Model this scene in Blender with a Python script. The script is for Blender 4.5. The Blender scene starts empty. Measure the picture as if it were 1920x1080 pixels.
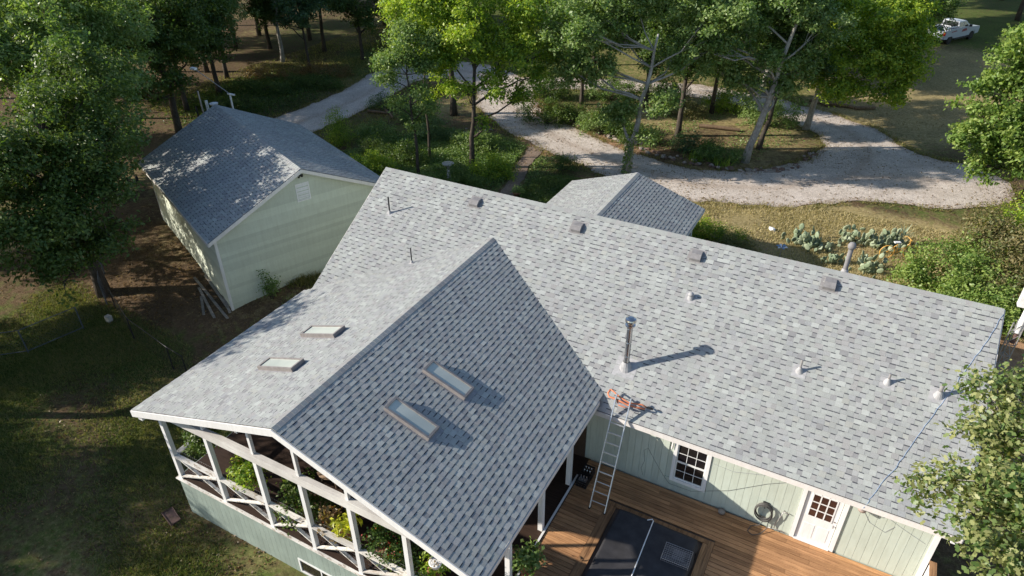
import bpy, math, random
import numpy as np
from mathutils import Vector, Matrix

sc = bpy.context.scene
COL = sc.collection
R = math.radians

# ------------------------------------------------------------------ camera
cam_d = bpy.data.cameras.new("camera"); cam = bpy.data.objects.new("camera", cam_d); COL.objects.link(cam)
CAM = np.array([16.449, -19.916, 16.442]); YAW, PITCH, ROLL, FPX = 0.4998, 0.5747, -0.0064, 1301.97
f_ = Vector((-math.sin(YAW)*math.cos(PITCH), math.cos(YAW)*math.cos(PITCH), -math.sin(PITCH)))
r_ = Vector((math.cos(YAW), math.sin(YAW), 0)); u_ = r_.cross(f_)
c_, s_ = math.cos(ROLL), math.sin(ROLL)
rr, uu = c_*r_+s_*u_, -s_*r_+c_*u_
cam.matrix_world = Matrix.Translation(CAM) @ Matrix((rr, uu, -f_)).transposed().to_4x4()
cam_d.sensor_width = 36; cam_d.lens = 36*FPX/1920; cam_d.clip_end = 1500
sc.camera = cam
CM = np.array([list(rr), list(uu), list(f_)])
def proj(P):
    q = CM @ (np.array(P, float)-CAM); return 960+FPX*q[0]/q[2], 540-FPX*q[1]/q[2], q[2]

# ------------------------------------------------------------------ light
SUN = np.array([-0.795, -0.435, 0.422]); SUN /= np.linalg.norm(SUN)
w = bpy.data.worlds.new("World"); sc.world = w; w.use_nodes = True
nt = w.node_tree; nt.nodes.clear()
sky = nt.nodes.new('ShaderNodeTexSky'); sky.sky_type = 'NISHITA'; sky.sun_disc = False
sky.sun_elevation = math.asin(SUN[2]); sky.sun_rotation = math.atan2(SUN[0], SUN[1])
sky.air_density = 1.0; sky.dust_density = 0.6; sky.ozone_density = 1.6
bg = nt.nodes.new('ShaderNodeBackground'); bg.inputs[1].default_value = 0.115
wo = nt.nodes.new('ShaderNodeOutputWorld')
nt.links.new(sky.outputs[0], bg.inputs[0]); nt.links.new(bg.outputs[0], wo.inputs[0])
sl = bpy.data.lights.new("sun", 'SUN'); sl.energy = 5.0; sl.angle = R(0.53); sl.color = (1.0, 0.93, 0.82)
so = bpy.data.objects.new("sun", sl); COL.objects.link(so)
so.rotation_euler = Vector(SUN).to_track_quat('Z', 'Y').to_euler(); so.location = (0, 0, 60)
sc.view_settings.view_transform = 'Standard'; sc.view_settings.look = 'None'
sc.view_settings.exposure = 0.58; sc.view_settings.gamma = 1.0
sc.cycles.max_bounces = 6; sc.cycles.diffuse_bounces = 3; sc.cycles.transparent_max_bounces = 6
sc.cycles.transmission_bounces = 3; sc.cycles.glossy_bounces = 2

rng = np.random.default_rng(7); random.seed(7)

# ------------------------------------------------------------------ materials
MATS = {}
class NB:
    def __init__(s, name):
        s.m = bpy.data.materials.new(name); s.m.use_nodes = True; s.t = s.m.node_tree; s.t.nodes.clear()
        s.out = s.t.nodes.new('ShaderNodeOutputMaterial')
    def n(s, typ, **kw):
        nd = s.t.nodes.new(typ)
        for k, v in kw.items():
            if k.startswith('i_'):
                key = k[2:]; key = int(key) if key.isdigit() else key.replace('_', ' ')
                nd.inputs[key].default_value = v
            else: setattr(nd, k, v)
        return nd
    def l(s, a, b): s.t.links.new(a, b)
    def ramp(s, fac, stops):
        r = s.n('ShaderNodeValToRGB'); s.l(fac, r.inputs[0]); e = r.color_ramp.elements
        while len(e) < len(stops): e.new(0.5)
        for k, (p, c) in enumerate(stops): e[k].position = p; e[k].color = (*c, 1) if len(c) == 3 else c
        return r.outputs[0]
    def noise(s, scale, detail=5, rough=0.6, obj=False, vec=None, dist=0.0):
        t = s.n('ShaderNodeTexNoise'); t.inputs['Scale'].default_value = scale; t.inputs['Detail'].default_value = detail
        t.inputs['Roughness'].default_value = rough; t.inputs['Distortion'].default_value = dist
        if vec is None: vec = s.pos(obj)
        s.l(vec, t.inputs['Vector']); return t.outputs['Fac']
    def pos(s, obj=False):
        if obj: return s.n('ShaderNodeTexCoord').outputs['Object']
        return s.n('ShaderNodeNewGeometry').outputs['Position']
    def scaled(s, vec, sc_):
        m = s.n('ShaderNodeMapping'); m.inputs['Scale'].default_value = sc_; s.l(vec, m.inputs['Vector']); return m.outputs[0]
    def mix(s, fac, a, b, mode='MIX'):
        m = s.n('ShaderNodeMix', data_type='RGBA', blend_type=mode)
        for idx, v in ((0, fac), (6, a), (7, b)):
            if hasattr(v, 'links'): s.l(v, m.inputs[idx])
            else: m.inputs[idx].default_value = (*v, 1) if isinstance(v, tuple) and len(v) == 3 else v
        return m.outputs[2]
    def bsdf(s, col, rough=0.8, spec=0.3, metal=0.0, bump=None, bstr=0.3, bdist=0.02, **kw):
        b = s.n('ShaderNodeBsdfPrincipled')
        for key, v in (('Base Color', col), ('Roughness', rough), ('Specular IOR Level', spec), ('Metallic', metal)):
            if hasattr(v, 'links'): s.l(v, b.inputs[key])
            else: b.inputs[key].default_value = (*v, 1) if isinstance(v, tuple) and len(v) == 3 else v
        if bump is not None:
            bp = s.n('ShaderNodeBump'); bp.inputs['Strength'].default_value = bstr; bp.inputs['Distance'].default_value = bdist
            s.l(bump, bp.inputs['Height']); s.l(bp.outputs[0], b.inputs['Normal'])
        return b.outputs[0]
    def done(s, sh): s.l(sh, s.out.inputs[0]); MATS[s.m.name] = s.m; return s.m
def mul(c, k): return tuple(min(1, x*k) for x in c)
def simple(name, col, rough=0.6, metal=0.0, spec=0.4, var=0.25, scale=6.0, bstr=0.15):
    b = NB(name); n1 = b.noise(scale, 6, 0.65); n2 = b.noise(scale*14, 3, 0.6)
    c = b.ramp(n1, [(0.3, mul(col, 1-var)), (0.7, mul(col, 1+var*0.6))])
    return b.done(b.bsdf(c, rough, spec, metal, n2, bstr, 0.01))

def m_shingle():
    b = NB('asphalt_shingle')
    at = b.n('ShaderNodeAttribute', attribute_name='tone')
    n1 = b.noise(260, 2, 0.5); n2 = b.noise(0.9, 5, 0.7); n3 = b.noise(40, 3, 0.6)
    g = b.ramp(n1, [(0.25, (0.62, 0.62, 0.62)), (0.75, (1.3, 1.3, 1.3))])
    g2 = b.ramp(n2, [(0.3, (0.88, 0.87, 0.88)), (0.7, (1.06, 1.06, 1.05))])
    g3 = b.ramp(n3, [(0.3, (0.9, 0.9, 0.9)), (0.7, (1.08, 1.08, 1.08))])
    c = b.mix(1.0, b.mix(1.0, b.mix(1.0, at.outputs['Color'], g, 'MULTIPLY'), g2, 'MULTIPLY'), g3, 'MULTIPLY')
    return b.done(b.bsdf(c, 0.9, 0.25, 0, n1, 0.35, 0.004))
m_shingle()
def m_leaf(name, cols, trans=0.35, rough=0.45, spec=0.4):
    b = NB(name); g = b.n('ShaderNodeNewGeometry'); oi = b.n('ShaderNodeObjectInfo')
    n = b.noise(0.55, 3, 0.6)
    a = b.n('ShaderNodeMath', operation='MULTIPLY_ADD'); b.l(g.outputs['Random Per Island'], a.inputs[0]); a.inputs[1].default_value = 0.5
    m2 = b.n('ShaderNodeMath', operation='MULTIPLY_ADD'); b.l(oi.outputs['Random'], m2.inputs[0]); m2.inputs[1].default_value = 0.22
    b.l(n, m2.inputs[2]); s3 = b.n('ShaderNodeMath', operation='MULTIPLY'); b.l(m2.outputs[0], s3.inputs[0]); s3.inputs[1].default_value = 0.75
    b.l(s3.outputs[0], a.inputs[2]); a.inputs[2].default_value = 0
    c = b.ramp(a.outputs[0], [(0.25+0.6*k/(len(cols)-1), col) for k, col in enumerate(cols)])
    p = b.bsdf(c, rough, spec)
    t = b.n('ShaderNodeBsdfTranslucent'); b.l(b.mix(1.0, c, (1.5, 1.6, 0.6), 'MULTIPLY'), t.inputs[0])
    mx = b.n('ShaderNodeMixShader'); mx.inputs[0].default_value = trans; b.l(p, mx.inputs[1]); b.l(t.outputs[0], mx.inputs[2])
    return b.done(mx.outputs[0])
m_leaf('leaf_dark', [(0.025, 0.055, 0.014), (0.045, 0.09, 0.02), (0.08, 0.14, 0.03), (0.13, 0.18, 0.045)])
m_leaf('leaf_oak', [(0.046, 0.098, 0.023), (0.091, 0.169, 0.039), (0.150, 0.240, 0.065), (0.247, 0.325, 0.117)])
m_leaf('leaf_lime', [(0.063, 0.126, 0.020), (0.126, 0.224, 0.031), (0.224, 0.336, 0.042), (0.392, 0.462, 0.056)], 0.42)
m_leaf('leaf_bright', [(0.060, 0.120, 0.024), (0.120, 0.204, 0.042), (0.192, 0.288, 0.066), (0.288, 0.360, 0.096)], 0.35)
m_leaf('leaf_near', [(0.035, 0.075, 0.018), (0.075, 0.14, 0.035), (0.14, 0.205, 0.06), (0.29, 0.3, 0.12)], 0.3)
m_leaf('leaf_olive', [(0.06, 0.09, 0.025), (0.11, 0.14, 0.045), (0.17, 0.19, 0.075), (0.24, 0.2, 0.09)])
m_leaf('leaf_blue', [(0.036, 0.084, 0.048), (0.060, 0.120, 0.060), (0.096, 0.168, 0.072), (0.132, 0.204, 0.084)])
m_leaf('leaf_yellow', [(0.110, 0.143, 0.022), (0.220, 0.264, 0.033), (0.352, 0.374, 0.033), (0.495, 0.495, 0.044)], 0.4)
m_leaf('leaf_rust', [(0.05, 0.04, 0.015), (0.12, 0.07, 0.025), (0.2, 0.12, 0.05), (0.25, 0.18, 0.09)])
m_leaf('petal_red', [(0.3, 0.02, 0.02), (0.45, 0.05, 0.03), (0.5, 0.12, 0.06)])
m_leaf('straw_blade', [(0.16, 0.14, 0.06), (0.28, 0.24, 0.11), (0.4, 0.34, 0.18), (0.5, 0.42, 0.24)], 0.25, 0.6, 0.2)
m_leaf('lawn_blade', [(0.05, 0.075, 0.022), (0.085, 0.12, 0.035), (0.13, 0.165, 0.05), (0.24, 0.22, 0.1)], 0.3, 0.6, 0.2)
m_leaf('grass_blade', [(0.072, 0.096, 0.022), (0.120, 0.144, 0.036), (0.192, 0.192, 0.060), (0.312, 0.264, 0.120)], 0.3, 0.6, 0.2)
m_leaf('cactus_pad', [(0.1, 0.15, 0.09), (0.17, 0.22, 0.14), (0.22, 0.28, 0.17), (0.3, 0.34, 0.22)], 0.0, 0.5, 0.4)
def m_bark(name, dark, light):
    b = NB(name); v = b.scaled(b.pos(), (6, 6, 1.6)); n = b.noise(3, 6, 0.7, vec=v); n2 = b.noise(1.1, 3)
    c = b.mix(b.ramp(n2, [(0.35, (0, 0, 0)), (0.65, (1, 1, 1))]), b.ramp(n, [(0.3, dark), (0.7, mul(light, 0.7))]), b.ramp(n, [(0.3, mul(dark, 1.5)), (0.65, light)]))
    return b.done(b.bsdf(c, 0.95, 0.1, 0, n, 0.6, 0.03))
m_bark('bark_dark', (0.035, 0.028, 0.022), (0.13, 0.11, 0.09)); m_bark('bark_pale', (0.14, 0.125, 0.11), (0.55, 0.52, 0.47))

def m_ground():
    b = NB('yard_ground')
    at = b.n('ShaderNodeAttribute', attribute_name='cover')   # r: green, g: dry straw, b: bare red dirt
    sep = b.n('ShaderNodeSeparateColor'); b.l(at.outputs['Color'], sep.inputs[0])
    nb = b.noise(0.35, 6, 0.65); nm = b.noise(2.2, 6, 0.7); nf = b.noise(6.5, 9, 0.8); nv = b.noise(40, 3, 0.7)
    def fac(src, n, g=1.0):
        m = b.n('ShaderNodeMath', operation='MULTIPLY_ADD'); b.l(n, m.inputs[0]); m.inputs[1].default_value = g; b.l(src, m.inputs[2])
        r = b.n('ShaderNodeMapRange'); b.l(m.outputs[0], r.inputs[0]); r.inputs[1].default_value = 0.82; r.inputs[2].default_value = 1.12; return r.outputs[0]
    leaf = b.ramp(nf, [(0.2, (0.05, 0.035, 0.022)), (0.45, (0.11, 0.075, 0.045)), (0.62, (0.17, 0.12, 0.075)), (0.8, (0.28, 0.2, 0.13))])
    green = b.ramp(nf, [(0.3, (0.035, 0.055, 0.012)), (0.5, (0.085, 0.12, 0.028)), (0.7, (0.17, 0.21, 0.06))])
    straw = b.ramp(nf, [(0.3, (0.15, 0.125, 0.055)), (0.5, (0.33, 0.27, 0.13)), (0.7, (0.56, 0.46, 0.27))])
    dirt = b.ramp(nm, [(0.25, (0.28, 0.16, 0.09)), (0.6, (0.42, 0.27, 0.17)), (0.85, (0.5, 0.36, 0.25))])
    c = b.mix(fac(sep.outputs[1], nm), leaf, straw)
    c = b.mix(fac(sep.outputs[0], nm), c, green)
    c = b.mix(fac(sep.outputs[2], nm, 0.8), c, dirt)
    c = b.mix(1.0, c, b.ramp(nb, [(0.3, (0.75, 0.75, 0.75)), (0.7, (1.2, 1.15, 1.1))]), 'MULTIPLY')
    c = b.mix(1.0, c, b.ramp(nv, [(0.3, (0.7, 0.7, 0.7)), (0.7, (1.25, 1.25, 1.25))]), 'MULTIPLY')
    return b.done(b.bsdf(c, 0.97, 0.1, 0, nf, 0.8, 0.05))
m_ground()
def m_gravel(name, a, c2, spots=(0.12, 0.1, 0.085)):
    b = NB(name)
    v = b.n('ShaderNodeTexVoronoi'); v.inputs['Scale'].default_value = 22; b.l(b.pos(), v.inputs['Vector'])
    nb = b.noise(0.45, 8, 0.75, dist=0.6); nf = b.noise(14, 8, 0.8); nt_ = b.noise(2.2, 8, 0.8)
    base = b.mix(b.ramp(nb, [(0.35, (0, 0, 0)), (0.65, (1, 1, 1))]), a, c2)
    c = b.mix(1.0, base, b.ramp(nf, [(0.3, (0.6, 0.6, 0.6)), (0.7, (1.35, 1.35, 1.35))]), 'MULTIPLY')
    c = b.mix(b.ramp(nt_, [(0.57, (0, 0, 0)), (0.72, (0.55, 0.55, 0.55))]), c, spots)
    at = b.n('ShaderNodeAttribute', attribute_name='track'); m_ = b.n('ShaderNodeMath', operation='MULTIPLY'); b.l(at.outputs['Fac'], m_.inputs[0]); b.l(nb, m_.inputs[1])
    c = b.mix(m_.outputs[0], c, mul(spots, 1.25))
    c = b.mix(1.0, c, b.ramp(v.outputs['Color'], [(0, (0.75, 0.75, 0.75)), (1, (1.2, 1.2, 1.2))]), 'MULTIPLY')
    return b.done(b.bsdf(c, 0.95, 0.15, 0, v.outputs['Distance'], 0.6, 0.03))
m_gravel('driveway_gravel', (0.47, 0.4, 0.34), (0.68, 0.6, 0.535), (0.26, 0.19, 0.14)); m_gravel('path_stone', (0.22, 0.15, 0.11), (0.34, 0.26, 0.2))
def m_wood(name, base, dark, axis, rough=0.75, weather=None):
    b = NB(name); oi = b.n('ShaderNodeObjectInfo')
    s = {'x': (0.8, 14, 14), 'y': (14, 0.8, 14), 'z': (14, 14, 0.8)}[axis]
    v = b.scaled(b.pos(), s); n = b.noise(1.6, 6, 0.7, vec=v); nb = b.noise(0.8, 5, 0.7)
    c = b.ramp(n, [(0.28, dark), (0.55, base), (0.8, mul(base, 1.25))])
    tint = b.ramp(oi.outputs['Random'], [(0, (0.72, 0.7, 0.68)), (0.5, (0.98, 0.97, 0.96)), (1, (1.2, 1.18, 1.12))])
    c = b.mix(1.0, c, tint, 'MULTIPLY')
    c = b.mix(1.0, c, b.ramp(nb, [(0.3, (0.72, 0.7, 0.7)), (0.7, (1.12, 1.12, 1.12))]), 'MULTIPLY')
    if weather: c = b.mix(b.ramp(b.noise(3.4, 7, 0.75, vec=b.scaled(b.pos(), (1.0, 3, 3))), [(0.52, (0, 0, 0)), (0.6, (1, 1, 1))]), c, weather)
    return b.done(b.bsdf(c, rough, 0.25, 0, n, 0.35, 0.006))
m_wood('deck_wood', (0.52, 0.285, 0.14), (0.24, 0.12, 0.06), 'x')
m_wood('beam_white', (0.8, 0.79, 0.76), (0.7, 0.68, 0.65), 'x')
m_wood('deck_wood_trim', (0.46, 0.26, 0.13), (0.16, 0.085, 0.045), 'y')
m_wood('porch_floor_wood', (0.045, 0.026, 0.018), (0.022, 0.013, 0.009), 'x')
m_wood('old_board', (0.4, 0.37, 0.32), (0.16, 0.13, 0.11), 'x')
m_wood('peeling_white', (0.78, 0.77, 0.74), (0.6, 0.58, 0.54), 'x', 0.7, (0.36, 0.3, 0.24))
m_wood('log_wood', (0.2, 0.14, 0.09), (0.07, 0.05, 0.035), 'z')
def m_paint(name, col, var=0.1, rough=0.6, lo=0.94):
    b = NB(name); n = b.noise(0.8, 6, 0.7); nz = b.noise(3, 5, 0.7, vec=b.scaled(b.pos(), (4, 4, 0.5))); nf = b.noise(60, 3, 0.6)
    oi = b.n('ShaderNodeObjectInfo')
    c = b.mix(1.0, b.ramp(n, [(0.3, mul(col, 1-var)), (0.7, mul(col, 1+var*0.4))]), b.ramp(nz, [(0.3, (0.9, 0.89, 0.87)), (0.6, (1, 1, 1))]), 'MULTIPLY')
    c = b.mix(1.0, c, b.ramp(oi.outputs['Random'], [(0, (lo, lo, lo)), (1, (1.04, 1.04, 1.04))]), 'MULTIPLY')
    return b.done(b.bsdf(c, rough, 0.3, 0, nf, 0.12, 0.004))
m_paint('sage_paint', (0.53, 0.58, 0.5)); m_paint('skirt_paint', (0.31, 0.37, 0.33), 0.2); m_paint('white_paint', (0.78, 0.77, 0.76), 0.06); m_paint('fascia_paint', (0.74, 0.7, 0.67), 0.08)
m_paint('clapboard_paint', (0.59, 0.63, 0.525), 0.05, 0.6, 0.86)
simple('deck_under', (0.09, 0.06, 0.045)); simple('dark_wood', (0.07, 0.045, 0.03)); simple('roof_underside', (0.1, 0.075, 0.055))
simple('aluminium', (0.62, 0.62, 0.63), 0.35, 0.85, 0.5, 0.1); simple('stainless', (0.6, 0.58, 0.57), 0.16, 1.0, 0.5, 0.12, 3)
simple('galvanised', (0.42, 0.4, 0.4), 0.5, 0.6, 0.5); simple('vent_plastic', (0.235, 0.225, 0.225), 0.7); simple('vent_boot', (0.38, 0.375, 0.38), 0.6)
simple('dark_metal', (0.035, 0.035, 0.038), 0.5, 0.3); simple('black_plastic', (0.02, 0.02, 0.022), 0.4); simple('rubber', (0.025, 0.025, 0.025), 0.8)
simple('hose_rubber', (0.09, 0.085, 0.08), 0.55); simple('orange_cord', (0.6, 0.2, 0.1), 0.6); simple('blue_cord', (0.28, 0.38, 0.55), 0.5)
simple('grey_wire', (0.3, 0.3, 0.31), 0.5); simple('tub_cover', (0.043, 0.041, 0.044), 0.72, 0, 0.3, 0.35, 3, 0.4); simple('tub_cover_underside', (0.12, 0.11, 0.1), 0.8)
simple('skylight_frame', (0.29, 0.26, 0.245), 0.55, 0.2); simple('stone', (0.33, 0.28, 0.24), 0.9, 0, 0.2, 0.45, 5, 0.6); simple('stone_brown', (0.2, 0.13, 0.1), 0.9, 0, 0.2, 0.45, 5, 0.6)
simple('concrete', (0.42, 0.4, 0.37), 0.9); simple('terracotta', (0.35, 0.16, 0.09), 0.8); simple('rust_metal', (0.12, 0.07, 0.06), 0.7)
simple('fence_grey', (0.13, 0.15, 0.18), 0.5, 0.4)
simple('bicycle_paint', (0.75, 0.42, 0.1), 0.5); simple('truck_white', (0.5, 0.53, 0.58), 0.3, 0, 0.5, 0.05); simple('truck_dark', (0.03, 0.03, 0.035), 0.5)
simple('tail_red', (0.5, 0.02, 0.03), 0.3); simple('decal_red', (0.3, 0.06, 0.08), 0.5); simple('white_plastic', (0.8, 0.8, 0.8), 0.4); simple('blue_fabric', (0.16, 0.2, 0.27), 0.8)
simple('wicker', (0.3, 0.2, 0.13), 0.8); simple('tan_metal', (0.38, 0.3, 0.26), 0.5); simple('blue_ornament', (0.25, 0.4, 0.6), 0.5); simple('mast_white', (0.78, 0.76, 0.74), 0.4)
def m_glass(name, a, c2, rough=0.06):
    b = NB(name); n = b.noise(0.8, 3, 0.5)
    return b.done(b.bsdf(b.ramp(n, [(0.35, a), (0.65, c2)]), rough, 0.6))
m_glass('window_glass', (0.012, 0.01, 0.012), (0.03, 0.025, 0.02)); m_glass('door_glass', (0.035, 0.015, 0.012), (0.07, 0.03, 0.022)); m_glass('truck_glass', (0.012, 0.014, 0.016), (0.03, 0.035, 0.04))
m_glass('skylight_glass', (0.4, 0.44, 0.41), (0.52, 0.55, 0.5), 0.15)

# ------------------------------------------------------------------ mesh helpers
class MB:
    def __init__(s): s.v = []; s.f = []; s.c = []; s.mi = []; s.cur = None; s.m = 0
    def add(s, vs, fs):
        o = len(s.v); s.v.extend([tuple(map(float, p)) for p in vs])
        for f in fs: s.f.append([o+i for i in f]); s.c.append(s.cur); s.mi.append(s.m)
        return s
    def box(s, x0, x1, y0, y1, z0, z1):
        return s.add([(x0,y0,z0),(x1,y0,z0),(x1,y1,z0),(x0,y1,z0),(x0,y0,z1),(x1,y0,z1),(x1,y1,z1),(x0,y1,z1)],
                     [(0,3,2,1),(4,5,6,7),(0,1,5,4),(1,2,6,5),(2,3,7,6),(3,0,4,7)])
    def beam(s, p, q, wd, h, up=(0,0,1)):
        p, q, up = Vector(p), Vector(q), Vector(up); d = (q-p).normalized(); sd = d.cross(up)
        sd = sd.normalized() if sd.length > 1e-5 else Vector((1,0,0)); u2 = sd.cross(d)
        a, b = sd*wd/2, u2*h/2
        vs = [p-a-b, p+a-b, p+a+b, p-a+b, q-a-b, q+a-b, q+a+b, q-a+b]
        return s.add(vs, [(0,1,2,3),(7,6,5,4),(0,4,5,1),(1,5,6,2),(2,6,7,3),(3,7,4,0)])
    def tube(s, pts, r, n=8, cap=True):
        pts = [Vector(p) for p in pts]; rs = r if isinstance(r, (list, tuple)) else [r]*len(pts)
        vs = []; fs = []; ref = None
        for i, p in enumerate(pts):
            d = (pts[min(i+1, len(pts)-1)]-pts[max(i-1, 0)]).normalized()
            if ref is None: ref = d.orthogonal().normalized()
            ref = (ref-d*ref.dot(d)); ref = ref.normalized() if ref.length > 1e-6 else d.orthogonal().normalized()
            b = d.cross(ref)
            for k in range(n):
                a = 2*math.pi*k/n; vs.append(p+(ref*math.cos(a)+b*math.sin(a))*rs[i])
        for i in range(len(pts)-1):
            for k in range(n):
                fs.append((i*n+k, i*n+(k+1) % n, (i+1)*n+(k+1) % n, (i+1)*n+k))
        if cap: fs.append(tuple(range(n-1, -1, -1))); fs.append(tuple((len(pts)-1)*n+k for k in range(n)))
        return s.add(vs, fs)
    def lathe(s, prof, c, n=16, cap=True):
        vs = []; fs = []
        for r, z in prof:
            for k in range(n):
                a = 2*math.pi*k/n; vs.append((c[0]+r*math.cos(a), c[1]+r*math.sin(a), c[2]+z))
        for i in range(len(prof)-1):
            for k in range(n): fs.append((i*n+k, i*n+(k+1) % n, (i+1)*n+(k+1) % n, (i+1)*n+k))
        if cap: fs.append(tuple(range(n-1, -1, -1))); fs.append(tuple((len(prof)-1)*n+k for k in range(n)))
        return s.add(vs, fs)
    def prism(s, poly, off):
        n = len(poly); off = Vector(off); a = [Vector(p) for p in poly]
        return s.add(a+[p+off for p in a], [tuple(range(n-1, -1, -1)), tuple(range(n, 2*n))]+[(i, (i+1) % n, n+(i+1) % n, n+i) for i in range(n)])
    def ring(s, c, R_, r, axis=(0,1,0), n=24, m=5, a0=0, a1=2*math.pi):
        ax = Vector(axis).normalized(); u = ax.orthogonal().normalized(); v = ax.cross(u); c = Vector(c)
        pts = [c+(u*math.cos(a0+(a1-a0)*k/n)+v*math.sin(a0+(a1-a0)*k/n))*R_ for k in range(n+1)]
        return s.tube(pts, r, m, cap=False)
WM = {}   # world matrices of parents
def wm(o): return WM.get(o.name, Matrix.Identity(4))
def link(o, parent=None, world=True):
    COL.objects.link(o)
    if parent is not None:
        o.parent = parent
        if world: o.matrix_parent_inverse = wm(parent).inverted()
        WM[o.name] = (Matrix.Identity(4) if world else wm(parent)) @ o.matrix_basis
    else: WM[o.name] = o.matrix_basis.copy()
    return o
def mkmesh(name, vs, fs, mats, tones=None, mi=None, smooth=False):
    me = bpy.data.meshes.new(name); me.from_pydata(vs, [], fs)
    for m in mats: me.materials.append(MATS[m])
    if tones is not None and any(t is not None for t in tones):
        a = me.attributes.new('tone', 'FLOAT_COLOR', 'FACE'); buf = np.ones((len(fs), 4), np.float32)
        for i, t in enumerate(tones):
            if t is not None: buf[i, :3] = t
        a.data.foreach_set('color', buf.ravel())
    if mi is not None and len(mats) > 1: me.polygons.foreach_set('material_index', mi)
    if smooth: me.polygons.foreach_set('use_smooth', [True]*len(fs))
    return me
def obj(name, mb, mat, parent=None, smooth=False, world=True, label=None, loc=None):
    mats = mat if isinstance(mat, (list, tuple)) else [mat]
    me = mkmesh(name, mb.v, mb.f, mats, mb.c, mb.mi, smooth)
    if smooth == 'auto':
        pass
    o = bpy.data.objects.new(name, me)
    if loc is not None: o.location = loc
    if label: o['label'] = label
    return link(o, parent, world)
def fast_mesh(name, V, F, mat):
    """numpy verts (n,3), faces (m,k) of one size"""
    me = bpy.data.meshes.new(name); V = np.asarray(V, np.float32); F = np.asarray(F, np.int32); k = F.shape[1]
    me.vertices.add(len(V)); me.vertices.foreach_set('co', V.ravel())
    me.loops.add(F.size); me.loops.foreach_set('vertex_index', F.ravel())
    me.polygons.add(len(F)); me.polygons.foreach_set('loop_start', np.arange(0, F.size, k, dtype=np.int32)); me.polygons.foreach_set('loop_total', np.full(len(F), k, np.int32))
    me.update(calc_edges=True); me.materials.append(MATS[mat]); return me
def meta(o, label=None, cat=None, group=None, kind=None):
    for k, v in (('label', label), ('category', cat), ('group', group), ('kind', kind)):
        if v: o[k] = v
    return o
def thing(name, loc, label, cat, group=None, rz=0.0):
    o = bpy.data.objects.new(name, None); o.location = loc; o.rotation_euler = (0, 0, rz); o.empty_display_size = 0.2
    COL.objects.link(o); WM[o.name] = Matrix.Translation(loc) @ Matrix.Rotation(rz, 4, 'Z')
    return meta(o, label, cat, group)
def copy_tree(src, loc=None, rz=None, scale=None, label=None, group=None, parent=None):
    r = src.copy(); COL.objects.link(r)
    if parent is not None: r.parent = parent
    if loc is not None: r.location = loc
    if rz is not None: r.rotation_euler = (0, 0, rz)
    if scale is not None: r.scale = (scale,)*3 if not hasattr(scale, '__len__') else scale
    if label: r['label'] = label
    if group: r['group'] = group
    for ch in list(src.children): copy_tree(ch, parent=r)
    return r

def smooth01(t): t = min(1, max(0, t)); return t*t*(3-2*t)
def gz(x, y): return -0.5-1.15*smooth01(-y/11.0)
def gzv(X, Y):
    t = np.clip(-Y/11.0, 0, 1); return -0.5-1.15*t*t*(3-2*t)

# ------------------------------------------------------------------ setting: ground, driveway, path
def capsule_sdf(X, Y, pts):
    d = np.full(X.shape, 1e9)
    for (x0, y0, r0), (x1, y1, r1) in zip(pts[:-1], pts[1:]):
        dx, dy = x1-x0, y1-y0; t = np.clip(((X-x0)*dx+(Y-y0)*dy)/(dx*dx+dy*dy), 0, 1)
        d = np.minimum(d, np.hypot(X-x0-t*dx, Y-y0-t*dy)-(r0+(r1-r0)*t))
    return d
LOOP = [(-8.8,25.5,2.3),(-5.3,22.6,2.2),(-1.3,20.3,2.0),(2.8,18.6,1.9),(8.0,17.6,2.1),(12.1,19.2,2.3),(15.8,22.9,2.9),(16.6,27.5,2.7),(14.9,30.9,2.2),(11.3,33.4,1.8),(7.2,34.9,1.7),(3.1,35.2,1.7),(-3,33.9,1.6),(-7.5,32,1.7),(-11,29.5,2.3),(-8.8,25.5,2.3)]
ROAD = [(-17.8,8.6,1.6),(-20.0,13,2.2),(-19.6,17.5,2.2),(-19.6,22,2.2),(-20.6,27,2.3),(-19,31.5,2.5),(-15.5,31.5,2.6),(-11,29.5,2.4)]
SPUR = [(13,20.5,2.4),(16.5,23.4,3.4),(19.3,24.6,4.0),(20.9,25.0,3.4)]
NORTH = [(-19.5,31,2.3),(-24,39,2.1),(-31,52,2.0),(-40,75,2)]
def snoise(X, Y, sc_, seed=0):
    r = np.random.default_rng(seed); o = np.zeros(X.shape)
    for k in range(6):
        a = r.uniform(0, 6.28); fq = sc_*r.uniform(0.6, 1.7); o += np.sin((X*math.cos(a)+Y*math.sin(a))*fq+r.uniform(0, 6.28))
    return o/6
def road_sdf(X, Y):
    d = capsule_sdf(X, Y, LOOP)
    for p in (ROAD, SPUR, NORTH): d = np.minimum(d, capsule_sdf(X, Y, p))
    return d+0.22*snoise(X, Y, 1.7, 1)+0.16*snoise(X, Y, 5, 2)+.08*snoise(X, Y, 12, 22)
PATH = [(-0.1,8.5,0.42),(-0.9,11.2,0.4),(-1.5,13.5,0.42),(-2.1,15.6,0.4),(-2.6,18.3,0.5)]
def blob(X, Y, x, y, rx, ry=None, soft=1.0):
    ry = ry or rx; return np.clip((1-np.hypot((X-x)/rx, (Y-y)/ry))*2.2/soft, 0, 1)
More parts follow.
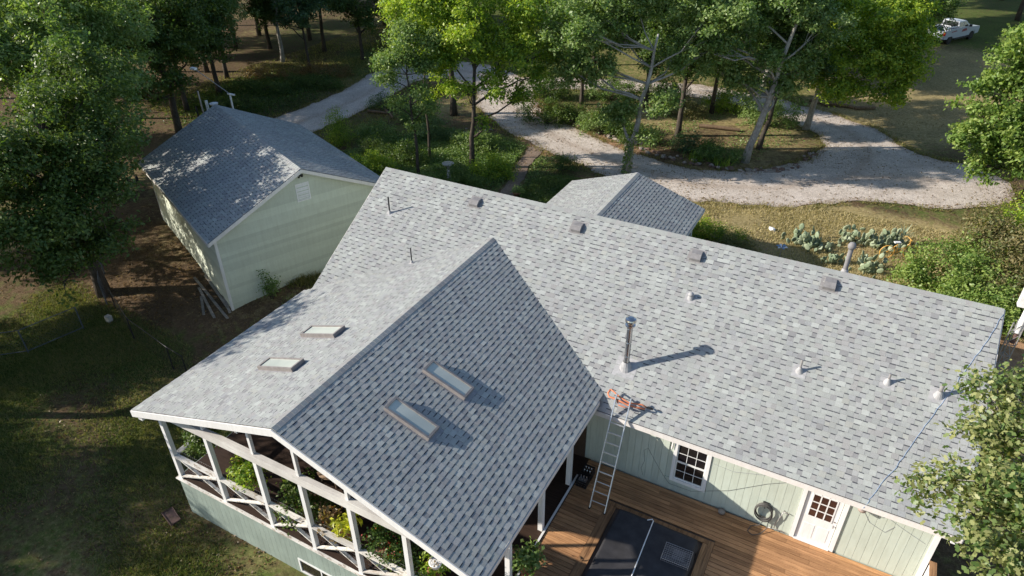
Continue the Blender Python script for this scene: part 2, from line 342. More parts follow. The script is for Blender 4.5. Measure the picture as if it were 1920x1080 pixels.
def cover(X, Y):
    rd = capsule_sdf(X, Y, LOOP)
    for p in (ROAD, SPUR): rd = np.minimum(rd, capsule_sdf(X, Y, p))
    isl = blob(X, Y, 5, 26.5, 11, 8)
    green = 0.36+0.25*snoise(X, Y, 0.35, 3)+.2*blob(X, Y, 0, 50, 40, 28)
    straw = 0.36+0.3*snoise(X, Y, 0.5, 4)
    dirt = np.zeros(X.shape)
    lawn = blob(X, Y, -5, -11, 14, 8)
    green = green+lawn*(0.2+.3*snoise(X, Y, .9, 51)); straw = straw+lawn*0.1; dirt = dirt+lawn*.3*np.clip(snoise(X, Y, .7, 52), 0, 1); straw = straw+.3*blob(X, Y, 6, 44, 26, 18); green = green-.45*blob(X, Y, 19, 45, 11, 18); straw = straw+.4*blob(X, Y, 19, 47, 12, 20)
    green = np.maximum(green, 0.62*blob(X, Y, -24, 33, 9, 12)); straw = straw+0.35*blob(X, Y, -25, 27, 7, 6)
    green = green-.4*blob(X, Y, 15, 14.5, 14, 5.5); dirt = dirt+.62*blob(X, Y, 14, 13.5, 9, 4)*(.5+.5*snoise(X, Y, 1.1, 41)); straw = straw+0.8*blob(X, Y, 15, 14.5, 13, 5)+0.3*blob(X, Y, 14, 45, 14, 14)
    green = green+0.25*blob(X, Y, -11, 16, 8, 4)
    dirt = dirt+0.75*blob(X, Y, 25, 7, 5, 9)+0.45*blob(X, Y, 1, 21.5, 6, 2.2)+0.5*blob(X, Y, -11, -2.5, 5, 4.5)*0.7+0.42*blob(X, Y, -2, 18, 4, 3)+0.5*blob(X, Y, 0, -12.8, 3, 1.5)
    dirt = dirt+0.3*np.clip(1-np.abs(rd-0.2)/0.8, 0, 1)
    green = green*(1-isl*0.2); straw = straw+0.1*isl
    green = green-0.5*blob(X, Y, -11, -2, 7, 5)
    straw = straw-.3*blob(X, Y, -36, 16, 17, 24)-.25*blob(X, Y, -10, -10, 9, 8); dirt = dirt*(1-.8*blob(X, Y, -36, 16, 17, 24))
    far = np.clip((Y-55)/30, 0, 1); green = green+far*0.3
    return np.clip(green, 0, 1), np.clip(straw, 0, 1), np.clip(dirt, 0, 1)
def grid_obj(name, xs, ys, zf, mat, cov=False, keep=None):
    X, Y = np.meshgrid(xs, ys); nx, ny = len(xs), len(ys); Z = zf(X, Y)
    V = np.stack([X, Y, Z], -1).reshape(-1, 3)
    i = np.arange(ny-1)[:, None]*nx+np.arange(nx-1)[None, :]; F = np.stack([i, i+1, i+nx+1, i+nx], -1).reshape(-1, 4)
    me = fast_mesh(name, V, F, mat)
    if cov:
        g, s, d = cover(V[:, 0], V[:, 1]); a = me.attributes.new('cover', 'FLOAT_COLOR', 'POINT')
        a.data.foreach_set('color', np.stack([g, s, d, np.ones_like(g)], -1).astype(np.float32).ravel())
    me.polygons.foreach_set('use_smooth', np.ones(len(F), bool)); o = bpy.data.objects.new(name, me); return link(o)
def stretch(a, b, n, c, pw):   # dense near c
    t = np.linspace(-1, 1, n); s = np.sign(t)*np.abs(t)**pw
    return np.where(s < 0, c+(-s)*(a-c), c+s*(b-c))
xs = np.concatenate([[-900, -400, -200, -120, -90], np.arange(-70, 45, 0.45), [60, 90, 140, 300, 900]])
ys = np.concatenate([[-300, -100, -50, -35], np.arange(-28, 75, 0.45), [85, 100, 130, 200, 400, 1000]])
def gzn(X, Y): return gzv(X, Y)+0.04*snoise(X, Y, 1.4, 9)*np.clip(capsule_sdf(X, Y, LOOP), 0, 1)
g_o = grid_obj('ground', xs, ys, gzn, 'yard_ground', True); g_o['kind'] = 'structure'; g_o['label'] = 'patchy lawn, leaf litter and bare dirt around the house'
def sdf_sheet(name, sdf, x0, x1, y0, y1, h, mat, dz):
    X, Y = np.meshgrid(np.arange(x0, x1, h), np.arange(y0, y1, h)); D = sdf(X, Y); e = 0.02
    GX = (sdf(X+e, Y)-sdf(X-e, Y))/(2*e); GY = (sdf(X, Y+e)-sdf(X, Y-e))/(2*e)
    ny, nx = X.shape; inside = D < 0.35*h
    q = inside[:-1, :-1] & inside[1:, :-1] & inside[:-1, 1:] & inside[1:, 1:]
    i = (np.arange(ny)[:, None]*nx+np.arange(nx)[None, :]); F = np.stack([i[:-1, :-1][q], i[:-1, 1:][q], i[1:, 1:][q], i[1:, :-1][q]], -1)
    cnt = np.zeros(nx*ny); np.add.at(cnt, F.ravel(), 1); bd = (cnt > 0) & (cnt < 4)
    XX, YY, DD = X.ravel().copy(), Y.ravel().copy(), D.ravel(); gx, gy = GX.ravel(), GY.ravel(); gl = np.hypot(gx, gy)+1e-6
    mv = np.where(bd, np.clip(DD, -h, h), 0); XX -= mv*gx/gl; YY -= mv*gy/gl
    used = np.unique(F); remap = -np.ones(nx*ny, int); remap[used] = np.arange(len(used))
    Z = gzn(XX, YY)+dz; V = np.stack([XX, YY, Z], -1)[used]
    me = fast_mesh(name, V, remap[F], mat)
    cl = np.full(len(V), 9.)
    for pth in (LOOP, ROAD, SPUR, NORTH): cl = np.minimum(cl, capsule_sdf(V[:, 0], V[:, 1], [(a, b, 0) for a, b, _ in pth]))
    tr = np.exp(-(cl/.32)**2)*.8+.9*np.exp(-((np.clip(-sdf(V[:, 0], V[:, 1]), 0, 9))/.3)**2)
    me.attributes.new('track', 'FLOAT', 'POINT').data.foreach_set('value', tr.astype(np.float32))
    o = bpy.data.objects.new(name, me); link(o); o['kind'] = 'structure'; return o
dr = sdf_sheet('gravel_driveway', road_sdf, -46, 32, 8, 80, 0.22, 'driveway_gravel', 0.03); dr['label'] = 'pale gravel driveway looping round the planted island'
pa = sdf_sheet('dirt_path', lambda X, Y: capsule_sdf(X, Y, PATH)+0.1*snoise(X, Y, 5, 5), -5, 3, 7, 20, 0.14, 'path_stone', 0.03); pa['label'] = 'narrow dirt path between the planted beds'

# ------------------------------------------------------------------ house
L, D_, Hr, He, XW, Hw, WL, WR, Hwl, Hwr, YW, YB = 20.76, 5.528, 5.671, 2.431, 5.70, 4.77, 5.945, 5.691, 2.76, 2.713, -12.134, -5.0
S = (Hr-He)/D_
house = thing('house', (10, -3, 0), 'sage green house under a pale grey shingle roof with an open gabled porch', 'house')
PAL = [(0.36,0.375,0.375),(0.385,0.40,0.395),(0.34,0.35,0.365),(0.41,0.43,0.42),(0.35,0.345,0.35),(0.285,0.285,0.30),(0.45,0.47,0.46),(0.37,0.385,0.375),(0.38,0.385,0.392),(0.40,0.405,0.385)]
PAL = [tuple((0.378*.15+x*.85)*.925+dx for x, dx in zip(c, (.001, .003, -.006))) for c in PAL]
PALW = np.array([5,6,3,4,3,1.2,2.2,3,6,1.2]); PALW /= PALW.sum()
def tone():
    c = np.array(PAL[rng.choice(len(PAL), p=PALW)]); return tuple(c*rng.uniform(0.94, 1.06))
EXPO = 0.152
def slope_cells(O, U, Vd, N, u0, u1, vlen, keep=None):
    """cells of laminated shingle on a slope: O origin on the eave, U along it, Vd up the slope"""
    out = []; n = int(vlen/EXPO)+1
    for j in range(n):
        v0, v1 = j*EXPO, min((j+1)*EXPO+0.012, vlen)
        if v1-v0 < 0.02: continue
        u = u0-0.17*(j % 2)-rng.uniform(0, 0.16); up = True
        while u < u1:
            wd = rng.uniform(0.14, 0.22) if up else rng.uniform(0.12, 0.185)
            a, b = max(u, u0), min(u+wd, u1)
            if b-a > 0.015 and (keep is None or keep((a+b)/2, (v0+v1)/2)):
                out.append((O, U, Vd, N, a, b-0.0015, v0, v1, up if rng.random() > 0.03 else not up))
            u += wd; up = not up
    return out
def cell_geo(mb, cell):
    O, U, Vd, N, a, b, v0, v1, up = cell; c = tone(); P = lambda u, v, h: O+U*u+Vd*v+N*h
    t = 0.0135 if up else 0.0075; t += rng.uniform(-0.0008, 0.0008); h1 = 0.002 if up else 0.0012
    mb.cur = c
    mb.add([P(a,v0,t),P(b,v0,t),P(b,v1,h1),P(a,v1,h1),P(a,v0,-0.006),P(b,v0,-0.006),P(b,v1,-0.006),P(a,v1,-0.006)], [(0,1,2,3)])
    k = len(mb.v)-8; mb.cur = tuple(x*0.55 for x in c)
    for f in ((4,5,1,0),(5,6,2,1),(7,4,0,3)): mb.f.append([k+i for i in f]); mb.c.append(mb.cur); mb.mi.append(0)
    if not up:  # dark factory shadow line on the lower ply, at the top of the cut-out
        mb.cur = (0.075, 0.08, 0.095); vb = v1-0.012
        e = rng.uniform(0.022, 0.032)
        mb.add([P(a+0.006,vb-e,0.0052),P(b-0.006,vb-e,0.0052),P(b-0.006,vb-0.001,0.0035),P(a+0.006,vb-0.001,0.0035)], [(0,1,2,3)])
    mb.cur = None
def lay_shingles(cells, parent, nsingle, stuffname='shingles'):
    info = []
    for i, cl in enumerate(cells):
        p = cl[0]+cl[1]*(cl[4]+cl[5])/2+cl[2]*(cl[6]+cl[7])/2; x, y, d = proj(p)
        facing = (CAM-p) @ cl[3] > 0
        info.append(d if (0 < x < 1920 and 0 < y < 1080 and facing and d > 0 and cl[9-1] is not None) else 1e9)
    order = np.argsort(info)[:nsingle]; single = set(int(i) for i in order if info[i] < 1e8)
    mb = MB()
    for i, cl in enumerate(cells):
        if i in single:
            m1 = MB(); cell_geo(m1, cl); obj('shingle', m1, 'asphalt_shingle', parent)
        else: cell_geo(mb, cl)
    o = obj(stuffname, mb, 'asphalt_shingle', parent); o['kind'] = 'stuff'; return o
A = np.array
def sl_vec(run, rise):  # unit up-slope in (h,z)
    l = math.hypot(run, rise); return run/l, rise/l, l
ch, cz_, ml = sl_vec(D_, Hr-He)
eX = A([1.,0,0])
mainF = dict(O=A([0,-D_,He]), U=eX, V=A([0,ch,cz_]), N=A([0,-cz_,ch]), l=ml)
mainB = dict(O=A([L,D_,He]), U=-eX, V=A([0,-ch,cz_]), N=A([0,cz_,ch]), l=ml)
xr, xl = XW+WR, XW-WL
rh, rz_, rl = sl_vec(WR, Hw-Hwr); lh, lz, ll = sl_vec(WL, Hw-Hwl)
wR = dict(O=A([xr,YW,Hwr]), U=A([0,1.,0]), V=A([-rh,0,rz_]), N=A([rz_,0,rh]), l=rl)
wL = dict(O=A([xl,-1.4,Hwl]), U=A([0,-1.,0]), V=A([lh,0,lz]), N=A([-lz,0,lh]), l=ll)
def zw(x, y):
    return Hw-(Hw-Hwr)/WR*(x-XW) if x > XW else Hw-(Hw-Hwl)/WL*(XW-x)
def zm(y): return Hr-S*abs(y)
def vis_main(u, v):
    y = -D_+v*ch; x = u
    return not (xl < x < xr-0.02 and zw(x, y)-0.35 > zm(y)) 
cells_main = slope_cells(mainF['O'], mainF['U'], mainF['V'], mainF['N'], 0, L, ml, vis_main)
def vis_r(u, v):
    y = YW+u; x = xr-v*rh; return zw(x, y) > zm(y)-0.3 if y > -D_ else True
cR = slope_cells(wR['O'], wR['U'], wR['V'], wR['N'], 0, -1.3-YW, rl, vis_r)
def vis_l(u, v):
    y = -1.4-u; x = xl+v*lh
    if y > YB and x < 0.02: return False
    return zw(x, y) > zm(y)-0.3 if y > -D_ else True
cL = slope_cells(wL['O'], wL['U'], wL['V'], wL['N'], 0, -1.4-YW, ll, vis_l)
cells_back = slope_cells(mainB['O'], mainB['U'], mainB['V'], mainB['N'], 0, L, ml)
# back porch
bx, bH, bw, bY = 7.344, 3.515, 3.25, 8.891
bh, bz, bl_ = sl_vec(bw, bH-He); by0 = 3.3
pR = slope_cells(A([bx+bw,by0,He]), A([0,1.,0]), A([-bh,0,bz]), A([bz,0,bh]), 0, bY-by0, bl_)
pL = slope_cells(A([bx-bw,bY,He]), A([0,-1.,0]), A([bh,0,bz]), A([-bz,0,bh]), 0, bY-by0, bl_)
def under_back(c): return True
lay_shingles(cells_main+cR+cL+pR+pL, house, 300)
sb = MB()
for c in cells_back: cell_geo(sb, c)
o = obj('shingles', sb, 'asphalt_shingle', house); o['kind'] = 'stuff'
# roof decks (slabs just under the shingles)
def slab(mb, quad, th=0.09):
    q = [Vector(p) for p in quad]; n = (q[1]-q[0]).cross(q[3]-q[0]).normalized()
    if n.z < 0: n = -n
    mb.add([p-n*0.004 for p in q]+[p-n*th for p in q], [(0,1,2,3),(7,6,5,4),(0,4,5,1),(1,5,6,2),(2,6,7,3),(3,7,4,0)])
e_ = 0.012
mb = MB(); slab(mb, [(e_,-D_+e_,He),(L-e_,-D_+e_,He),(L-e_,0,Hr-.006),(e_,0,Hr-.006)]); slab(mb, [(e_,D_-e_,He),(e_,0,Hr-.006),(L-e_,0,Hr-.006),(L-e_,D_-e_,He)])
obj('roof', mb, 'roof_underside', house)
mb = MB()
slab(mb, [(xr-e_,YW+e_,Hwr),(xr-e_,-5.0,Hwr),(XW,-1.62,Hw-.006),(XW,YW+e_,Hw-.006)], 0.06)
slab(mb, [(xl+e_,YW+e_,Hwl),(XW,YW+e_,Hw-.006),(XW,-1.62,Hw-.006),(xl+e_,YB-e_,Hwl)], 0.06)
slab(mb, [(bx+bw-e_,bY-e_,He),(bx,bY-e_,bH-.006),(bx,3.6,bH-.006),(bx+bw-e_,5.3,He)], 0.06); slab(mb, [(bx-bw+e_,bY-e_,He),(bx-bw+e_,5.3,He),(bx,3.6,bH-.006),(bx,bY-e_,bH-.006)], 0.06)
obj('porch_roof', mb, 'roof_underside', house)
# ridge caps: overlapping folded pieces
def ridge_caps(p0, p1, dirA, dirB, parent, wid=0.15, cols=6):
    p0, p1 = A(p0), A(p1); ln = np.linalg.norm(p1-p0); d = (p1-p0)/ln; n = int(ln/0.16)
    protos = []
    for k in range(cols):
        m = MB(); m.cur = tuple(A(tone())*0.97); t0, t1 = 0.018, 0.010
        up = A([0,0,1.])
        a0, a1 = up*t0, d*0.175+up*t1
        m.add([a0, a0+A(dirA)*wid, a1+A(dirA)*wid, a1, a0+A(dirB)*wid, a1+A(dirB)*wid], [(0,1,2,3),(0,3,5,4)])
        m.add([a0, a0+A(dirA)*wid, A(dirA)*wid-up*.005, -up*.0, a0+A(dirB)*wid, A(dirB)*wid-up*.005], [(3,2,1,0),(0,4,5,3)])
        m.add([a0+A(dirA)*wid, a1+A(dirA)*wid, d*.175+A(dirA)*wid-up*.01, A(dirA)*wid-up*.01, a0+A(dirB)*wid, a1+A(dirB)*wid, d*.175+A(dirB)*wid-up*.01, A(dirB)*wid-up*.01], [(0,3,2,1),(4,5,6,7)])
        protos.append(mkmesh('ridge_cap', m.v, m.f, ['asphalt_shingle'], m.c))
    for i in range(n+1):
        o = bpy.data.objects.new('ridge_cap', protos[rng.integers(cols)]); o.location = p0+d*min(i*0.16, ln-0.175); link(o, parent)
ridge_caps((0,0,Hr+.004), (L,0,Hr+.004), (0,-ch,-cz_), (0,ch,-cz_), house)
ridge_caps((XW,YW,Hw+.004), (XW,-1.6,Hw+.004), (rh,0,-rz_), (-lh,0,-lz), house)
ridge_caps((bx,bY,bH+.004), (bx,3.8,bH+.004), (bh,0,-bz), (-bh,0,-bz), house)
# fascias, rakes
def fascia(p, q, h=0.16, t=0.028, drop=0.02, mat='fascia_paint', n=(0,-1,0), parent=None, name='fascia'):
    p, q, n = Vector(p), Vector(q), Vector(n); off = n*(t/2+0.001)
    mb = MB(); zc = Vector((0,0,-drop-h/2)); d = (q-p).normalized(); up = Vector((0,0,1))
    mb.prism([p+zc+Vector((0,0,-h/2))+n*0.001, q+zc+Vector((0,0,-h/2))+n*0.001, q+zc+Vector((0,0,h/2))+n*0.001, p+zc+Vector((0,0,h/2))+n*0.001], n*t)
    return obj(name, mb, mat, parent or house)
fascia((11.0,-D_,He), (L,-D_,He)); fascia((0,D_,He), (L,D_,He), n=(0,1,0))
fascia((L,-D_,He), (L,0,Hr), n=(1,0,0)); fascia((L,D_,He), (L,0,Hr), n=(1,0,0))
fascia((0,0,Hr), (0,-4.0,zm(-4.0)), n=(-1,0,0)); fascia((0,D_,He), (0,0,Hr), n=(-1,0,0))
fascia((xl-.02,YW,Hwl), (XW,YW,Hw), 0.22, 0.035, 0.02, 'white_paint'); fascia((XW,YW,Hw), (xr+.02,YW,Hwr), 0.22, 0.035, 0.02, 'white_paint')
fascia((xl,YW,Hwl), (xl,YB,Hwl), 0.18, 0.03, 0.02, 'white_paint', (-1,0,0)); fascia((xr,YW,Hwr), (xr,-D_+.1,Hwr), 0.14, 0.03, 0.015, 'fascia_paint', (1,0,0))
fascia((bx-bw,bY,He), (bx,bY,bH), n=(0,1,0)); fascia((bx,bY,bH), (bx+bw,bY,He), n=(0,1,0)); fascia((bx+bw,D_,He), (bx+bw,bY,He), n=(1,0,0)); fascia((bx-bw,D_,He), (bx-bw,bY,He), n=(-1,0,0))
# metal drip edge on the wing's right eave, soffits
mb = MB(); mb.box(0.1, L-0.1, -D_+.03, -5.2, He-.17, He-.15); mb.box(0.1, L-0.1, 5.2, D_-.03, He-.17, He-.15); obj('soffit', mb, 'white_paint', house)
# walls behind the siding
WY = -5.198
mb = MB(); mb.box(0.32, 20.42, WY+.03, 5.18, -1.2, He-.2)
mb.prism([(0.32,WY+.03,He-.2),(0.32,5.18,He-.2),(0.32,0,Hr-.14)], (0.06,0,0)); mb.prism([(20.36,WY+.03,He-.2),(20.36,5.18,He-.2),(20.36,0,Hr-.14)], (0.06,0,0))
obj('wall', mb, 'sage_paint', house)
# south wall boards; openings for the window and the door
WX0, WX1, WZ0, WZ1 = 13.80, 14.66, 0.53, 1.93
DX0, DX1, DZ1 = 17.32, 18.24, 2.05
x = 0.36; bwid = 0.203
while x < 20.4:
    a, b = x+0.003, min(x+bwid-0.003, 20.4)
    segs = [(0.012, He-.2)]
    if b > WX0-.05 and a < WX1+.05: segs = [(0.012, WZ0-.05), (WZ1+.05, He-.2)]
    if b > DX0-.05 and a < DX1+.05: segs = [(DZ1+.02, He-.2)]
    for z0, z1 in segs:
        mb = MB(); mb.box(a, b, WY, WY+.029, z0, z1); obj('siding_board', mb, 'sage_paint', house)
    x += bwid
for side, xx, nrm in (('w', 0.32, -1), ('e', 20.42, 1)):   # gable end boards
    y = -5.16
    while y < 5.15:
        a, b = y+.003, min(y+bwid-.003, 5.16); za, zb = (Hr-.16-S*abs(a)), (Hr-.16-S*abs(b))
        mb = MB(); x0, x1 = (xx-.028, xx-.002) if nrm < 0 else (xx+.002, xx+.028)
        mb.prism([(x0,a,-1.1),(x0,b,-1.1),(x0,b,zb),(x0,a,za)], (x1-x0,0,0)); obj('siding_board', mb, 'sage_paint', house); y += bwid
# window (south wall)
mb = MB(); t = 0.10
mb.box(WX0-t, WX0, WY-.03, WY+.02, WZ0-t, WZ1+t); mb.box(WX1, WX1+t, WY-.03, WY+.02, WZ0-t, WZ1+t)
mb.box(WX0, WX1, WY-.028, WY+.02, WZ1, WZ1+t); mb.box(WX0, WX1, WY-.034, WY+.02, WZ0-t, WZ0)
win = obj('window', mb, 'white_paint', house, label='white framed sash window in the sage wall over the deck')
mb = MB(); zm_ = (WZ0+WZ1)/2; yf = WY+.0
for z0, z1, yy in ((zm_, WZ1, yf+.0), (WZ0, zm_, yf+.012)):
    mb = MB(); mb.box(WX0+.002, WX0+.035, yy, yy+.02, z0, z1); mb.box(WX1-.035, WX1-.002, yy, yy+.02, z0, z1); mb.box(WX0+.035, WX1-.035, yy, yy+.02, z0, z0+.035); mb.box(WX0+.035, WX1-.035, yy, yy+.02, z1-.035, z1)
    obj('sash', mb, 'white_paint', win)
    for k in (1, 2):
        mb = MB(); xx = WX0+.035+(WX1-WX0-.07)*k/3; mb.box(xx-.008, xx+.008, yy+.003, yy+.017, z0+.035, z1-.035); obj('muntin', mb, 'white_paint', win)
    mb = MB(); zz = (z0+z1)/2; mb.box(WX0+.035, WX1-.035, yy+.005, yy+.015, zz-.008, zz+.008); obj('muntin', mb, 'white_paint', win)
    for kx in range(3):
        for kz in range(2):
            xa = WX0+.035+(WX1-WX0-.07)*kx/3; xb = WX0+.035+(WX1-WX0-.07)*(kx+1)/3; za = z0+.035+(z1-z0-.07)*kz/2; zb = z0+.035+(z1-z0-.07)*(kz+1)/2
            mb = MB(); mb.box(xa+.008, xb-.008, yy+.016, yy+.02, za+.008, zb-.008); obj('pane', mb, 'window_glass', win)
# door
door = None
mb = MB(); mb.box(DX0+.02, DX1-.02, WY+.012, WY+.05, 0.05, DZ1-.02)
for i in range(2):
    xa = DX0+.14+i*.36; mb.box(xa, xa+.28, WY+.004, WY+.013, 0.2, 0.72)
door = obj('door', mb, 'white_paint', house, label='white back door with a nine pane window opening on the deck')
mb = MB(); t = 0.11
mb.box(DX0-t, DX0, WY-.035, WY+.03, 0.012, DZ1+t); mb.box(DX1, DX1+t, WY-.035, WY+.03, 0.012, DZ1+t); mb.box(DX0, DX1, WY-.032, WY+.03, DZ1, DZ1+t); mb.box(DX0, DX1, WY-.06, WY+.05, 0.012, 0.045)
obj('door_frame', mb, 'white_paint', door)
LX0, LX1, LZ0, LZ1 = DX0+.16, DX1-.16, 1.02, 1.86
mb = MB()
for k in range(4):
    xx = LX0+(LX1-LX0)*k/3; mb.box(xx-.016, xx+.016, WY-.004, WY+.012, LZ0-.016, LZ1+.016)
for k in range(4):
    zz = LZ0+(LZ1-LZ0)*k/3; mb.box(LX0, LX1, WY-.002, WY+.012, zz-.016, zz+.016)
obj('muntin', mb, 'white_paint', door)
for i in range(3):
    for k in range(3):
        mb = MB(); xa = LX0+(LX1-LX0)*i/3+.016; za = LZ0+(LZ1-LZ0)*k/3+.016; mb.box(xa, xa+(LX1-LX0)/3-.032, WY+.004, WY+.0115, za, za+(LZ1-LZ0)/3-.032); obj('pane', mb, 'door_glass', door)
mb = MB(); mb.tube([(DX1-.09,WY+.012,0.95),(DX1-.09,WY-.03,0.95)], 0.012); mb.lathe([(0.001,-.028),(0.028,-.02),(0.03,0),(0.02,.02),(0.001,.026)], (DX1-.09,WY-.045,.95), 10); mb.tube([(DX1-.09,WY+.012,1.1),(DX1-.09,WY-.012,1.1)], 0.022)
obj('handle', mb, 'galvanised', door)
mb = MB(); mb.box(20.32, 20.44, WY-.03, WY+.02, 0.012, He-.2); obj('corner_trim', mb, 'white_paint', house)
# roof fittings
def on_main(x, y): return A([x, y, zm(y)])
def roof_vent(x, y):
    p = on_main(x, y); N = mainF['N']; V = mainF['V']; U = eX
    P = lambda u, v, h: p+U*u+V*v+N*h
    mb = MB(); mb.add([P(-.26,-.24,.012),P(.26,-.24,.012),P(.26,.26,.012),P(-.26,.26,.012),P(-.26,-.24,.004),P(.26,-.24,.004),P(.26,.26,.004),P(-.26,.26,.004)], [(0,1,2,3),(4,5,1,0),(5,6,2,1),(7,4,0,3)])
    mb.add([P(-.17,-.17,.12),P(.17,-.17,.12),P(.15,.2,.05),P(-.15,.2,.05),P(-.17,-.19,.02),P(.17,-.19,.02),P(.17,.22,.01),P(-.17,.22,.01),P(-.16,0.02,.13),P(.16,0.02,.13)],
           [(0,1,9,8),(8,9,2,3),(4,5,1,0),(5,6,2,9,1),(7,4,0,8,3),(6,7,3,2)])
    return obj('roof_vent', mb, 'vent_plastic', house)
for x_, y_ in ((4.38,-.52),(8.42,-.55),(12.5,-.55),(16.43,-.45)): roof_vent(x_, y_)
def pipe(p, N, h, r, boot=0.075, cap=False, mat='galvanised', name='vent_pipe'):
    p = A(p); mb = MB(); U = A([N[2], 0, -N[0]]) if abs(N[0]) > .01 else A([1.,0,0]); U = U/np.linalg.norm(U); V = np.cross(N, U)
    s = boot*2.2; P = lambda u, v, hh: p+U*u+V*v+N*hh
    mb.add([P(-s,-s,.011),P(s,-s,.011),P(s,s,.011),P(-s,s,.011),P(-s,-s,.003),P(s,-s,.003),P(s,s,.003),P(-s,s,.003)], [(0,1,2,3),(4,5,1,0),(5,6,2,1),(6,7,3,2),(7,4,0,3)])
    n = 14; o = len(mb.v)
    vs = []; 
    for k in range(n):
        a = 6.2832*k/n; vs.append(P(boot*math.cos(a)*1.25, boot*math.sin(a)*1.25, .01))
    for k in range(n):
        a = 6.2832*k/n; vs.append(p+A([r*1.15*math.cos(a), r*1.15*math.sin(a), boot*1.3+.05]))
    mb.add(vs, [(k, (k+1) % n, n+(k+1) % n, n+k) for k in range(n)])
    bo = mb; pm = MB(); pm.tube([p+A([0,0,.0]), p+A([0,0,h])], r, 14)
    main = obj(name, pm, mat, house, smooth=False)
    obj('flashing', bo, 'vent_boot', main)
    return main
pipe(on_main(1.29,-1.64), mainF['N'], .66, .028, .06, mat='dark_metal'); pipe(on_main(16.3,-2.97), mainF['N'], .42, .03, .085); pipe(on_main(18.46,-2.63), mainF['N'], .32, .03, .085); pipe(on_main(19.67,-2.6), mainF['N'], .42, .05, .1)
pipe((3.36,-3.25,zw(3.36,-3.2)), wL['N'], .6, .022, .05, mat='dark_metal')
o = pipe(on_main(12.79,-1.83), mainF['N'], .16, .05, .08); mb = MB(); q = on_main(12.79,-1.83); mb.lathe([(0.085,.12),(0.09,.15),(0.07,.2),(0.02,.225)], q, 14); obj('cap', mb, 'vent_boot', o, True)
o = pipe((16.72,.75,zm(.75)), mainB['N'], .95, .07, .1, mat='vent_plastic'); mb = MB(); mb.lathe([(0.075,.86),(0.11,.9),(0.12,.98),(0.08,1.06),(0.02,1.08)], (16.72,.75,zm(.75)), 14); obj('cap', mb, 'vent_plastic', o, True)
q = on_main(11.72,-4.22); o = pipe(q, mainF['N'], 1.62, .085, .15, mat='stainless', name='chimney_pipe'); o['label'] = 'tall shiny steel flue pipe with a round cap'
mb = MB(); mb.lathe([(0.09,1.52),(0.15,1.56),(0.15,1.60),(0.10,1.63)], q, 20); mb.lathe([(0.11,1.68),(0.16,1.70),(0.165,1.75),(0.15,1.79),(0.09,1.82),(0.01,1.83)], q, 20); mb.lathe([(0.1,1.6),(0.1,1.70)], q, 12); obj('cap', mb, 'stainless', o)
mb = MB()
for zz in (0.45, 0.47, 0.95, 0.97, 1.45): mb.lathe([(0.086,zz),(0.089,zz+.006),(0.086,zz+.012)], q, 18, False)
obj('pipe_seam', mb, 'stainless', o)
def skylight(fr, x0, x1, y0, y1, glass='skylight_glass'):
    N, V = fr['N'], fr['V']; s = 1 if V[0] > 0 else -1
    P = lambda x, y, h: A([x, y, zw(x, y)])+N*h
    fm, gm, fl = MB(), MB(), MB(); t, h = 0.055, 0.13
    def bar(a, b, c, d, hh=h): fm.add([P(a,c,.0),P(b,c,.0),P(b,d,.0),P(a,d,.0),P(a,c,hh),P(b,c,hh),P(b,d,hh),P(a,d,hh)], [(3,2,1,0),(4,5,6,7),(0,1,5,4),(1,2,6,5),(2,3,7,6),(3,0,4,7)])
    bar(x0, x1, y0, y0+t); bar(x0, x1, y1-t, y1); bar(x0, x0+t, y0+t, y1-t); bar(x1-t, x1, y0+t, y1-t)
    f = obj('skylight', fm, 'skylight_frame', house)
    gm.add([P(x0+t,y0+t,h-.028),P(x1-t,y0+t,h-.028),P(x1-t,y1-t,h-.028),P(x0+t,y1-t,h-.028),P(x0+t,y0+t,h-.036),P(x1-t,y0+t,h-.036),P(x1-t,y1-t,h-.036),P(x0+t,y1-t,h-.036)], [(0,1,2,3),(7,6,5,4)])
    obj('pane', gm, glass, f)
    g = 0.13; xa, xb = (x0-.02, x1+g) if s < 0 else (x0-g, x1+.02)
    fl.add([P(xa,y0-.05,.0115),P(xb,y0-.05,.0115),P(xb,y1+.05,.0115),P(xa,y1+.05,.0115)], [(0,1,2,3)])
    if glass: obj('flashing', fl, 'skylight_flash', f)
simple('skylight_flash', (0.3, 0.3, 0.32), 0.6, 0.3)
skylight(wR, 7.24, 8.56, -8.22, -7.73); skylight(wR, 7.24, 8.56, -9.93, -9.44); skylight(wL, 2.76, 4.14, -8.18, -7.66); skylight(wL, 2.76, 4.16, -9.92, -9.42)
# underside structure of the porch roof: rafters and a tie beam
for i in range(11):
    y = YW+.45+i*.62
    if y > -5.6: break
    for a, b in (((XW,y,Hw-.13),(xr-.05,y,Hwr-.13)), ((XW,y,Hw-.13),(xl+.05,y,Hwl-.13))):
        mb = MB(); mb.beam(a, b, .04, .12, (0,1,0) if False else (0,0,1)); obj('rafter', mb, 'dark_wood', house)
PY = -11.78; FZ = 0.0
